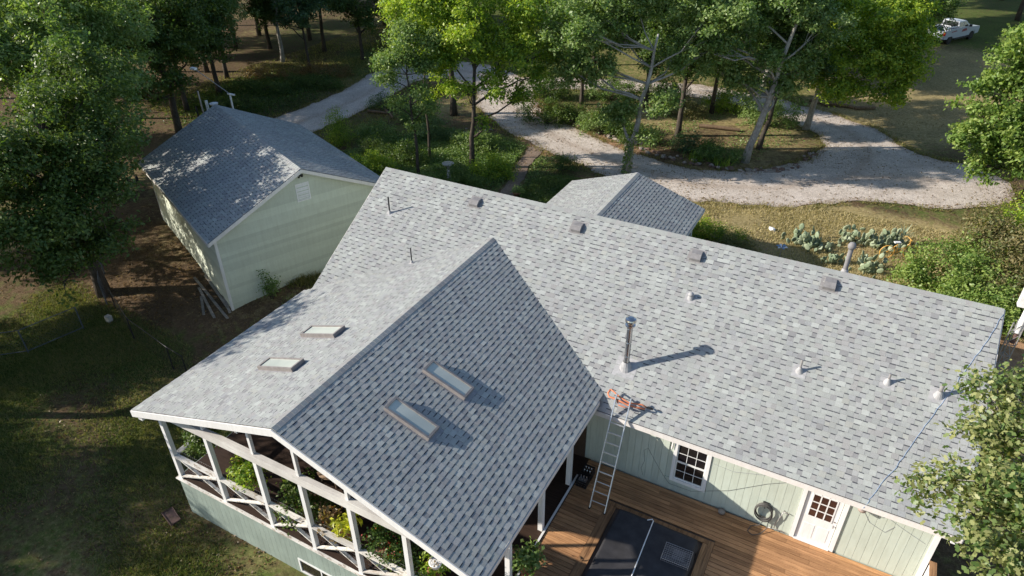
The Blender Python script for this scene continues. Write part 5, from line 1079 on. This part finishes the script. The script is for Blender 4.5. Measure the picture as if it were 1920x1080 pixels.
log(-16.8,19.0,-15.1,19.3,.12,'log under the low spreading shrub at the drive'); log(-15.9,19.9,-14.3,18.7,.1,'thin log by the drive, crossing the green strip'); log(5.6,27.2,8.3,27.6,.14,'fallen log in the middle of the island')

# ------------------------------------------------------------------ garden things
q = (-5.3,12.1); z = gz(*q); t = thing('birdbath', (*q, z), 'stone birdbath on a pedestal in the green bed', 'birdbath')
mb = MB(); mb.lathe([(.2,0),(.2,.06),(.1,.12),(.07,.35),(.08,.6),(.12,.66)], (0,0,0), 14); obj('pedestal', mb, 'concrete', t, True, world=False)
mb = MB(); mb.lathe([(.1,.66),(.3,.74),(.36,.82),(.33,.82),(.2,.77),(.02,.75)], (0,0,0), 18); obj('bowl', mb, 'concrete', t, True, world=False)
q = (-4.75,11.3); mb = MB(); mb.lathe([(.14,0),(.15,.1),(.1,.2),(.13,.4),(.1,.55),(.05,.6),(.08,.68),(.07,.75),(.01,.8)], (*q, gz(*q)), 12); meta(obj('statue', mb, 'concrete', None, True), 'small pale garden statue in front of the birdbath', 'statue')
q = (-.3,11.4); t = thing('flower_pot', (*q, gz(*q)), 'terracotta pot of green plants by the path', 'flower pot')
mb = MB(); mb.lathe([(.14,0),(.22,.3),(.24,.3),(.24,.34),(.2,.34),(.19,.28)], (0,0,0), 16); obj('pot', mb, 'terracotta', t, True, world=False)
me, _ = crown_mesh('foliage', [(0,0,.5,.28),(.1,.1,.4,.25)], 500, .09, 'leaf_oak', 77, per=12, spread=.08); link(bpy.data.objects.new('foliage', me), t, world=False)
o = bpy.data.objects.new('rock', stone_mesh(44, 'white_plastic')); o.location = (13.1, 14.0, gz(13, 14)+.12); o.scale = (.2, .18, .22); COL.objects.link(o); meta(o, 'white painted rock in the dry grass beyond the roof', 'rock')
q = (14.0,10.9); t = thing('garden_ornament', (*q, gz(*q)), 'little blue and white flower shaped ornament behind the ridge', 'ornament')
mb = MB(); mb.tube([(0,0,0),(0,0,.8)], .02); obj('stake', mb, 'galvanised', t, world=False)
for k in range(6):
    a = k*1.047; mb = MB(); mb.add([(0,0,.8),(.2*math.cos(a-.35),.2*math.sin(a-.35),.9),(.28*math.cos(a),.28*math.sin(a),.86),(.2*math.cos(a+.35),.2*math.sin(a+.35),.9)], [(0,1,2,3)]); obj('petal', mb, 'blue_ornament' if k % 2 else 'white_plastic', t, world=False)
# prickly pears
pad = MB(); n = 12
pv = [(0,.028,.5),(0,-.028,.5)]+[(.36*math.cos(2*math.pi*k/n)*(1-.12*math.sin(2*math.pi*k/n)), 0, .5+.5*math.sin(2*math.pi*k/n)) for k in range(n)]+[(.25*math.cos(2*math.pi*k/n), .04, .5+.36*math.sin(2*math.pi*k/n)) for k in range(n)]+[(.25*math.cos(2*math.pi*k/n), -.04, .5+.36*math.sin(2*math.pi*k/n)) for k in range(n)]
pf = []
for k in range(n):
    k2 = (k+1) % n; pf += [(0,2+n+k,2+n+k2),(2+n+k,2+k,2+k2,2+n+k2),(1,2+2*n+k2,2+2*n+k),(2+2*n+k,2+2*n+k2,2+k2,2+k)]
PADM = mkmesh('pad', pv, pf, ['cactus_pad'], None, None, True)
def cactus(x, y, rx, ry, hgt, n, lab):
    t = thing('prickly_pear', (x, y, gz(x, y)), lab, 'cactus', 'prickly pears behind the roof')
    pts = []
    for k in range(n):
        if k < n*.35 or not pts: p = A([rng.normal()*rx*.5, rng.normal()*ry*.5, -.03])
        else:
            b = pts[rng.integers(len(pts))]; 
            if b[2] > hgt-.25: b = pts[rng.integers(max(1, int(n*.2)))]
            p = A([b[0]+rng.normal()*.1, b[1]+rng.normal()*.1, b[2]+.21])
        pts.append(p); s = rng.uniform(.22, .36)
        o = bpy.data.objects.new('pad', PADM); o.location = p; o.scale = (s, s, s*1.05); o.rotation_euler = (rng.normal()*.35, rng.normal()*.4, rng.uniform(-.6, 1.4)); COL.objects.link(o); o.parent = t
cactus(14.9,13.3,1.1,.8,.8,90,'pale prickly pear clump left of the tall ones, nearest the white rock'); cactus(17.2,14.6,1.3,.6,1.1,110,'tallest prickly pear clump behind the orange bicycle'); cactus(18.7,15.1,1.0,.6,.9,80,'prickly pear clump right of the bicycle, beside the thicket'); cactus(17.8,12.2,.5,.8,.8,60,'dark prickly pear clump in front of the bicycle wheel'); cactus(16.2,12.1,.7,.4,.4,26,'small low prickly pear pads left of the roof vent pipe')
# agave like plant
t = thing('yucca', (19.0,15.6,gz(19,15.6)), 'spiky pale yucca rising behind the prickly pears', 'yucca')
for k in range(22):
    a = rng.uniform(0, 6.28); e = rng.uniform(.2, 1.1); ln = rng.uniform(.5, .8); d = A([math.cos(a)*math.cos(e), math.sin(a)*math.cos(e), math.sin(e)]); s = A([-math.sin(a), math.cos(a), 0])*.03
    mb = MB(); mb.add([-s+A([0,0,.5]), s+A([0,0,.5]), d*ln+A([0,0,.5])], [(0,1,2)]); obj('leaf', mb, 'cactus_pad', t, world=False)
for k, (x, y, lab) in enumerate(((7.0,21.3,'spiky iris clump beside the leaning oak'),(8.6,21.2,'spiky green clump at the island front between trunk and stones'))):
    t = thing('spiky_plant', (x, y, gz(x, y)), lab, 'plant', 'spiky clumps on the island'); mb = MB()
    for j in range(46):
        a = rng.uniform(0, 6.28); e = rng.uniform(.5, 1.4); ln = rng.uniform(.5, .9); o_ = A([rng.normal()*.3, rng.normal()*.2, 0]); d = A([math.cos(a)*math.cos(e), math.sin(a)*math.cos(e), math.sin(e)]); s = A([-math.sin(a), math.cos(a), 0])*.03
        mb.add([o_-s, o_+s, o_+d*ln], [(0,1,2)])
    obj('leaves', mb, 'leaf_lime', t, world=False)
# bicycle ornament
bk = thing('bicycle', (18.9, 14.0, gz(18.9,14)), 'orange painted bicycle standing among the prickly pears', 'bicycle', rz=R(27))
for xw_ in (-.56, .54):
    mb = MB(); mb.ring((xw_,0,.34), .33, .022, (0,1,0), 26, 6); wheel = obj('wheel', mb, 'bicycle_paint', bk, world=False)
    mb = MB()
    for k in range(10): a = k*.628; mb.tube([(xw_,0,.34),(xw_+.32*math.cos(a),0,.34+.32*math.sin(a))], .004, 3)
    mb.tube([(xw_,-.04,.34),(xw_,.04,.34)], .025); obj('spokes', mb, 'bicycle_paint', wheel, world=False)
mb = MB(); t_ = .019
for a, c in (((-.56,0,.34),(-.08,0,.3)),((-.56,0,.34),(-.16,0,.72)),((-.08,0,.3),(-.18,0,.8)),((.54,0,.34),(.4,0,.82))): mb.tube([a, c], t_)
mb.tube([(-.08,0,.3),(.1,0,.42),(.3,0,.62),(.42,0,.78)], t_); mb.tube([(-.15,0,.5),(.1,0,.52),(.3,0,.68),(.41,0,.8)], t_); mb.ring((-.56,0,.34), .37, .012, (0,1,0), 14, 5, 0, 3.2)
obj('bicycle_frame', mb, 'bicycle_paint', bk, world=False)
mb = MB(); mb.tube([(.4,0,.8),(.37,0,1.0)], t_); mb.tube([(.2,-.26,1.02),(.33,-.2,1.04),(.37,0,1.0),(.33,.2,1.04),(.2,.26,1.02)], .014); obj('handlebar', mb, 'bicycle_paint', bk, world=False)
mb = MB(); mb.box(-.34, -.06, -.08, .08, .82, .87); obj('saddle', mb, 'white_plastic', bk, world=False)

# ------------------------------------------------------------------ fences
def fence(name, P0, posts, hgt, label, mat, rails=(1.0,), bottom=None, post_r=.03):
    base = Vector((P0[0], P0[1], gz(*P0))); t = thing(name, base, label, 'fence')
    pts = [Vector((x, y, gz(x, y))) for x, y in posts]
    for p in pts:
        mb = MB(); mb.tube([p-base-Vector((0,0,.2)), p-base+Vector((0,0,hgt))], post_r, 8); obj('post', mb, mat, t, world=False)
    for a, b in zip(pts[:-1], pts[1:]):
        for f in rails:
            mb = MB(); mb.tube([a-base+Vector((0,0,hgt*f)), b-base+Vector((0,0,hgt*f))], .018, 6); obj('rail', mb, mat, t, world=False)
        mb = MB(); ln = (b-a).length; n = int(ln/.16); d = (b-a)/n
        for k in range(n):
            p = a+d*k-base
            mb.tube([p+Vector((0,0,.03)), p+d*4+Vector((0,0,min(.64*hgt/1.1,hgt)))], .002, 3, False); mb.tube([p+Vector((0,0,hgt*.55)), p+d*2.4+Vector((0,0,hgt))], .002, 3, False); mb.tube([p+Vector((0,0,hgt)), p+d*4+Vector((0,0,hgt*.35))], .002, 3, False); mb.tube([p+Vector((0,0,hgt*.5)), p+d*3+Vector((0,0,.03))], .002, 3, False)
        obj('wire_mesh', mb, mat, t, world=False)
    return t
fence('chain_link_fence', (-12.4,-9.3), [(-16,-12.3),(-13.9,-10.6),(-12.45,-9.4),(-11.6,-7.4)], 1.15, 'grey chain link fence in the shade at the left edge', 'fence_grey', (1.0, .08))
fence('wire_fence', (-8.9,-6.9), [(-11.4,-5.9),(-8.9,-6.9),(-5.9,-7.4),(-4.9,-7.5)], 1.1, 'black post wire fence crossing the lawn toward the house', 'dark_metal')
fence('side_fence', (-13.3,-5.0), [(-12.0,-5.9),(-14.2,-4.4),(-16.4,-3.0)], 1.3, 'blue grey wire fence running back beneath the big left oak', 'fence_grey')
q = (-10.9,-6.6); mb = MB(); mb.box(q[0]-.12, q[0]+.12, q[1]-.1, q[1]+.1, gz(*q)-.02, gz(*q)+.32); meta(obj('concrete_block', mb, 'concrete'), 'single pale block on the ground by the fence gap', 'block')
mb = MB(); q = (-.1,-12.25); z = gz(*q)+.05; mb.prism([(q[0]-.35,q[1]-.12,z),(q[0]+.3,q[1]-.3,z),(q[0]+.38,q[1]+.0,z),(q[0]-.25,q[1]+.2,z)], (0,0,.03)); mb.tube([(q[0]-.35,q[1]-.12,z+.05),(q[0]+.3,q[1]-.3,z+.05),(q[0]+.38,q[1],z+.05),(q[0]-.25,q[1]+.2,z+.05),(q[0]-.35,q[1]-.12,z+.05)], .015, 5)
meta(obj('metal_tray', mb, 'rust_metal'), 'rusty metal tray lying on the lawn at the porch corner', 'tray')
# hand truck past the shed
hx, hy = -21.3, 2.6; z = gz(hx, hy); t = thing('hand_truck', (hx, hy, z), 'two wheeled hand truck standing in the shade left of the shed', 'hand truck', rz=.8)
for s in (-1, 1):
    mb = MB(); mb.ring((s*.28,0,.2), .16, .045, (1,0,0), 16, 6); mb.tube([(s*.22,0,.2),(s*.31,0,.2)], .06); obj('wheel', mb, 'rubber', t, world=False)
    mb = MB(); mb.tube([(s*.2,0,.15),(s*.2,.35,1.2)], .02); obj('side_rail', mb, 'dark_metal', t, world=False)
mb = MB(); mb.tube([(-.28,0,.2),(.28,0,.2)], .015); mb.tube([(-.2,.2,.7),(.2,.2,.7)], .015); mb.tube([(-.2,.35,1.2),(0,.42,1.28),(.2,.35,1.2)], .02); mb.box(-.2,.2,-.25,0,.02,.035); obj('cross_frame', mb, 'dark_metal', t, world=False)
# pale frame behind the shed
bx_, by_ = -15.2, 5.3; zb = gz(bx_, by_); t = thing('pole_rack', (bx_, by_, zb), 'pale metal poles and bracket sticking up behind the far shed gable', 'metal frame')
def fr(name, a, b, r, mat): mb = MB(); mb.tube([a, b], r, 7); obj(name, mb, mat, t, world=False)
fr('pole', (-.9,-.6,0), (-1.3,-.4,5.5), .045, 'galvanised'); fr('pole', (-.6,-.5,0), (-.95,-.3,5.0), .08, 'mast_white'); fr('pole', (.35,.3,0), (.1,.5,5.3), .05, 'mast_white'); fr('guy_wire', (.1,.5,5.3), (-1.5,-.1,6.6), .02, 'galvanised'); fr('pole', (-1.2,-.8,0), (-1.45,-.65,4.7), .04, 'dark_metal')
mb = MB(); mb.box(-.05,.45,.45,.55,5.25,5.32); obj('bracket', mb, 'mast_white', t, world=False); mb = MB(); mb.box(-1.75,-1.4,-.2,0,6.55,6.65); obj('wire_clamp', mb, 'mast_white', t, world=False); mb = MB(); mb.lathe([(.04,0),(.2,.06),(.24,.14)], (-.5,-.2,4.75), 10); obj('lamp_head', mb, 'mast_white', t, world=False)

# ------------------------------------------------------------------ antenna mast at the right gable
ax_, ay_ = 21.1, -.4; t = thing('antenna_tower', (ax_, ay_, -.6), 'three legged lattice antenna tower with a white mast beside the right gable', 'antenna tower')
tri = [(-.13,-.08),(.13,-.08),(0,.15)]
for a, b in tri: mb = MB(); mb.tube([(a,b,0),(a,b,6.2)], .016, 6); obj('leg', mb, 'galvanised', t, world=False)
mb = MB()
for k in range(16):
    z0 = .2+k*.38
    for i in range(3): a, b = tri[i], tri[(i+1) % 3]; mb.tube([(*a,z0),(*b,z0+.36)], .008, 4, False); mb.tube([(*a,z0),(*b,z0)], .008, 4, False)
obj('lattice', mb, 'galvanised', t, world=False)
mb = MB(); mb.tube([(.05,0,5.9),(.05,0,11.0)], .075, 12); obj('mast', mb, 'mast_white', t, world=False); mb = MB(); mb.tube([(.05,0,5.55),(.05,0,5.9)], .06, 10); obj('collar', mb, 'rust_metal', t, world=False)
mb = MB(); mb.box(-.22,-.03,-.1,.1,6.7,7.2); obj('box', mb, 'mast_white', t, world=False)
mb = MB(); mb.tube([(0,0,3.3),(-.9,-.1,3.35)], .015); mb.tube([(0,0,4.6),(-.75,-.05,5.15)], .01); obj('bracket', mb, 'dark_metal', t, world=False)

# ------------------------------------------------------------------ pickup truck
tk = thing('pickup_truck', (20.6, 63.0, gz(0,60)), 'white pickup truck with red door decal parked on the grass far beyond the drive', 'pickup truck', rz=math.atan2(64.2-60.4, 21.6-19.4))
def body(poly, y0, y1, nm, mat, parent=tk, **k2):
    mb = MB(); mb.prism([(x, y0, z) for x, z in poly], (0, y1-y0, 0)); return obj(nm, mb, mat, parent, world=False, **k2)
bd_ = body([(-2.9,.55),(-2.35,.5),(-2.2,.85),(-1.55,.85),(-1.4,.5),(1.35,.5),(1.5,.85),(2.2,.85),(2.35,.5),(2.9,.55),(2.95,1.0),(2.85,1.18),(1.6,1.28),(1.1,1.32),(-.75,1.32),(-.75,.7),(-2.8,.7),(-2.8,1.25),(-2.95,1.25)], -.98, -.92, 'body', 'truck_white')
body([(-2.9,.55),(-2.35,.5),(-2.2,.85),(-1.55,.85),(-1.4,.5),(1.35,.5),(1.5,.85),(2.2,.85),(2.35,.5),(2.9,.55),(2.95,1.0),(2.85,1.18),(1.6,1.28),(1.1,1.32),(-.75,1.32),(-.75,.7),(-2.8,.7),(-2.8,1.25),(-2.95,1.25)], .92, .98, 'body_side', 'truck_white')
body([(.9,.6),(2.9,.6),(2.93,1.0),(2.83,1.17),(1.6,1.27),(.9,1.31)], -.918, .918, 'bonnet', 'truck_white')
body([(-.73,.6),(1.0,.6),(1.0,1.3),(-.73,1.3)], -.918, .918, 'cab_base', 'truck_white'); body([(-2.8,.6),(-.75,.6),(-.75,.72),(-2.8,.72)], -.918, .918, 'bed_floor', 'truck_dark'); body([(-2.95,.6),(-2.82,.6),(-2.82,1.27),(-2.95,1.27)], -.95, .95, 'tailgate', 'truck_white')
for ya, yb_ in ((-1.0,-.85),(.85,1.0)): body([(-2.8,.72),(-.78,.72),(-.78,1.38),(-2.8,1.36)], ya, yb_, 'bed_side', 'truck_white')
mb = MB(); mb.add([(-.72,-.92,1.33),(1.2,-.92,1.33),(.55,-.76,1.9),(-.62,-.76,1.92),(-.72,.92,1.33),(1.2,.92,1.33),(.55,.76,1.9),(-.62,.76,1.92)], [(0,1,2,3),(5,4,7,6),(4,0,3,7),(1,5,6,2),(3,2,6,7)]); cabt = obj('cab', mb, 'truck_white', tk, world=False)
for s in (-1, 1):
    mb = MB(); e = s*.012; f = lambda x, yy, z: (x, s*yy+e, z)
    for xa, xb in ((-.6,.02),(.1,.95)):
        xb2 = min(xb, .5); mb.add([f(xa,.905,1.39),f(xb,.905,1.39),f(xb2,.79,1.82),f(xa+.03,.79,1.83)], [(0,1,2,3)])
    obj('window', mb, 'truck_glass', tk, world=False)
mb = MB(); mb.add([(1.2,-.8,1.37),(1.2,.8,1.37),(.6,.68,1.86),(.6,-.68,1.86)], [(0,1,2,3)]); mb.add([(-.735,-.75,1.42),(-.735,.75,1.42),(-.655,.66,1.84),(-.655,-.66,1.84)], [(0,1,2,3)]); obj('windscreen', mb, 'truck_glass', tk, world=False)
for xx in (-1.87, 1.85):
    for s in (-1, 1):
        mb = MB(); mb.tube([(xx, s*.72, .4),(xx, s*.97, .4)], .4, 18); wh = obj('wheel', mb, 'rubber', tk, world=False); mb = MB(); mb.tube([(xx, s*.9, .4),(xx, s*.985, .4)], .22, 12); obj('rim', mb, 'dark_metal', wh, world=False)
for s in (-1, 1):
    mb = MB(); mb.box(-2.975,-2.9, *sorted((s*.8,s*1.0)), .9,1.25); obj('tail_light', mb, 'tail_red', tk, world=False)
    mb = MB(); mb.box(-1.3,1.3, *sorted((s*.95,s*1.1)), .38,.46); obj('running_board', mb, 'truck_dark', tk, world=False)
    mb = MB(); mb.box(.85,1.02, *sorted((s*1.0,s*1.2)), 1.35,1.55); obj('mirror', mb, 'truck_dark', tk, world=False)
    mb = MB(); mb.add([(-.2,s*.9835,.95),(.75,s*.9835,1.0),(.55,s*.9835,1.25),(-.05,s*.9835,1.2)], [(0,1,2,3)]); mb.add([(-2.0,s*1.003,1.08),(-1.0,s*1.003,1.12),(-1.1,s*1.003,1.22),(-1.9,s*1.003,1.17)], [(0,1,2,3)]); obj('decal', mb, 'decal_red', tk, world=False)
mb = MB(); mb.tube([(-2.7,-.75,1.5),(-.8,-.75,1.5)], .04); mb.tube([(-2.7,.75,1.5),(-.8,.75,1.5)], .04)
for xx in (-2.6,-1.7,-.85):
    for s in (-.75,.75): mb.tube([(xx,s,1.36),(xx,s,1.5)], .025)
obj('bed_rack', mb, 'aluminium', tk, world=False)
mb = MB(); mb.box(-3.05,-2.9,-.9,.9,.45,.6); obj('bumper', mb, 'stainless', tk, world=False)
q = (18.2, 57.6); mb = MB(); mb.box(q[0]-.25, q[0]+.25, q[1]-.04, q[1]+.04, gz(*q), gz(*q)+.9); meta(obj('stump_post', mb, 'log_wood'), 'short wooden post standing just in front of the truck', 'post')
q = (14.0, 55.6); t = thing('lawn_chair', (*q, gz(*q)), 'small white lawn chair under the trees left of the truck', 'chair', rz=.6)
for a, b in ((-.22,-.22),(.22,-.22),(-.22,.22),(.22,.22)): mb = MB(); mb.tube([(a,b,0),(a*.9,b*.9,.42)], .025); obj('leg', mb, 'white_plastic', t, world=False)
mb = MB(); mb.box(-.25,.25,-.25,.25,.42,.46); obj('seat', mb, 'white_plastic', t, world=False); mb = MB(); mb.beam((0,.24,.46),(0,.36,.95),.48,.03,(0,1,0)); obj('backrest', mb, 'white_plastic', t, world=False)

# ------------------------------------------------------------------ porch contents
def plant(name, x, y, z, lst, mat, label, n=900, size=.09, seed=1, extra=None, cat='plant', hang=None, potm='terracotta', **kw):
    t = thing(name, (x, y, z), label, cat, 'potted plants in the porch'); kw.setdefault('per', 12); kw.setdefault('spread', .09)
    mb = MB()
    if hang: mb.lathe([(.1,-.18),(.16,-.02),(.17,0),(.13,0)], (0,0,0), 14)
    else: mb.lathe([(.12,0),(.18,.3),(.2,.3),(.2,.34),(.15,.34)], (0,0,0), 14)
    obj('pot', mb, potm, t, True, world=False)
    if hang:
        mb = MB()
        for k in range(3): a = k*2.09; mb.tube([(.15*math.cos(a),.15*math.sin(a),0),(0,0,hang)], .005, 4)
        obj('hanger', mb, 'galvanised', t, world=False)
    me, _ = crown_mesh('foliage', lst, n, size, mat, seed, **kw); link(bpy.data.objects.new('foliage', me), t, world=False)
    if extra: me, _ = crown_mesh('blossom', lst, extra[1], .05, extra[0], seed+1, per=3, spread=.05); link(bpy.data.objects.new('blossom', me), t, world=False)
    return t
plant('hanging_fern', 1.3, -11.35, 2.05, [(0,0,.05,.35),(.1,0,-.35,.35),(-.15,0,-.6,.3),(.25,.1,-.1,.3)], 'leaf_dark', 'dark trailing fern hanging in the first porch bay', 2600, .09, 401, None, 'fern', .7)
plant('flowering_plant', 3.25, -11.5, 1.0, [(0,0,.35,.32),(.2,0,.55,.25),(-.2,0,.45,.25),(.3,.1,.2,.2)], 'leaf_lime', 'bushy yellow green plant with pink blossom in the second porch bay', 1400, .1, 402, ('petal_red', 90))
plant('yellow_plant', 6.75, -11.5, .75, [(0,0,.5,.3),(.15,0,.75,.22),(-.1,.1,.3,.22)], 'leaf_yellow', 'bright yellow leaved plant in the fourth porch bay', 320, .2, 403, None, asp=.3)
plant('red_plant', 6.2, -11.45, .45, [(0,0,.45,.3),(-.1,.1,.65,.22)], 'leaf_rust', 'reddish leaved plant left of the bright yellow one', 420, .12, 404, ('petal_red', 60))
plant('red_flower_plant', 7.95, -11.45, .7, [(0,0,.5,.36),(.35,0,.5,.34),(-.05,0,.85,.25),(.5,.1,.2,.3)], 'leaf_dark', 'large dark plant dotted with red flowers in the fifth porch bay', 2600, .08, 405, ('petal_red', 220))
plant('leafy_plant', 8.75, -11.3, .2, [(0,0,.5,.35),(.2,.1,.3,.3)], 'leaf_oak', 'leafy green plant just left of the last full post', 900, .1, 406)
plant('leafy_plant', 9.45, -11.3, .5, [(0,0,.4,.3),(.1,.1,.7,.22)], 'leaf_lime', 'small green plant right of the last full post', 500, .1, 407)
plant('dark_plant', 4.9, -11.2, .2, [(0,0,.6,.5),(.4,.2,.4,.4),(-.3,.2,.9,.35)], 'leaf_dark', 'tall dark plant inside the third porch bay', 1800, .11, 408)
plant('hanging_bucket', 9.75, -11.6, 1.75, [(0,0,.02,.1)], 'leaf_rust', 'white bucket planter hanging from the rake near the camera', 40, .05, 409, None, 'bucket', .75, 'white_plastic')
plant('deck_plant', 11.25, -9.75, .02, [(0,0,.5,.3),(.1,0,.8,.25)], 'leaf_oak', 'dark potted plant on the deck under the right eave', 800, .12, 410, None, cat='plant')
t = thing('wicker_chair', (4.6,-9.6,0), 'round wicker chair inside the porch', 'chair')
mb = MB(); mb.lathe([(.45,.4),(.5,.45),(.5,.5),(.1,.48)], (0,0,0), 18); obj('seat', mb, 'wicker', t, True, world=False)
for k in range(4): a = k*1.57+.78; mb = MB(); mb.tube([(.4*math.cos(a),.4*math.sin(a),0),(.35*math.cos(a),.35*math.sin(a),.42)], .025); obj('leg', mb, 'wicker', t, world=False)
mb = MB(); mb.ring((0,.42,.85), .42, .04, (0,1,-.2), 20, 6); mb.lathe([(.38,.5),(.4,.58)], (0,0,0), 14); obj('backrest', mb, 'wicker', t, True, world=False)
t = thing('porch_table', (6.0,-9.9,0), 'dark metal table inside the porch', 'table')
mb = MB(); mb.box(-.5,.5,-.4,.4,.72,.75); obj('tabletop', mb, 'dark_metal', t, world=False)
for a in (-.45,.45):
    for b in (-.35,.35): mb = MB(); mb.tube([(a,b,0),(a,b,.72)], .015); obj('leg', mb, 'dark_metal', t, world=False)
# things in the shade past the right end of the deck
t = thing('grill', (21.6,-6.6,-.9), 'round dark covered grill in the shade under the near oak', 'grill')
mb = MB(); mb.lathe([(.05,.55),(.3,.6),(.42,.8),(.44,.95)], (0,0,0), 20); obj('bowl', mb, 'dark_metal', t, True, world=False); mb = MB(); mb.lathe([(.45,.96),(.42,1.1),(.3,1.25),(.05,1.32)], (0,0,0), 20); obj('lid', mb, 'blue_fabric', t, True, world=False)
for k in range(3): a = k*2.09; mb = MB(); mb.tube([(.5*math.cos(a),.5*math.sin(a),0),(.25*math.cos(a),.25*math.sin(a),.65)], .02); obj('leg', mb, 'dark_metal', t, world=False)
t = thing('patio_table', (22.6,-6.2,-.9), 'grey blue table glimpsed through the near oak leaves', 'table')
mb = MB(); mb.box(-.55,.55,-.45,.45,.7,.74); obj('tabletop', mb, 'blue_fabric', t, world=False)
for a in (-.5,.5):
    for b in (-.4,.4): mb = MB(); mb.tube([(a,b,0),(a,b,.7)], .02); obj('leg', mb, 'dark_metal', t, world=False)
mb = MB(); mb.tube([(20.45,WY-.05,2.15),(20.6,WY-.15,2.1)], .03); mb.box(20.6,20.72,WY-.2,WY-.1,2.02,2.1); obj('wall_camera', mb, 'white_plastic', house)
# ivy on the pale oak
r = np.random.default_rng(5); n = 750; zz = r.uniform(0, 2.2, n); aa = r.uniform(0, 6.28, n); rr3 = .2+.16*r.random(n)**2
C = np.stack([3.9+rr3*np.cos(aa)+.05*zz, 17.4+rr3*np.sin(aa), zz-.5], 1); V, F = leaves(C, np.stack([np.cos(aa), np.sin(aa), .4+0*aa], 1)+r.normal(size=(n,3))*.4, .12, r)
o = bpy.data.objects.new('ivy', fast_mesh('ivy', V, F, 'leaf_oak')); link(o); meta(o, 'ivy wrapped round the foot of the pale limbed oak', 'ivy')
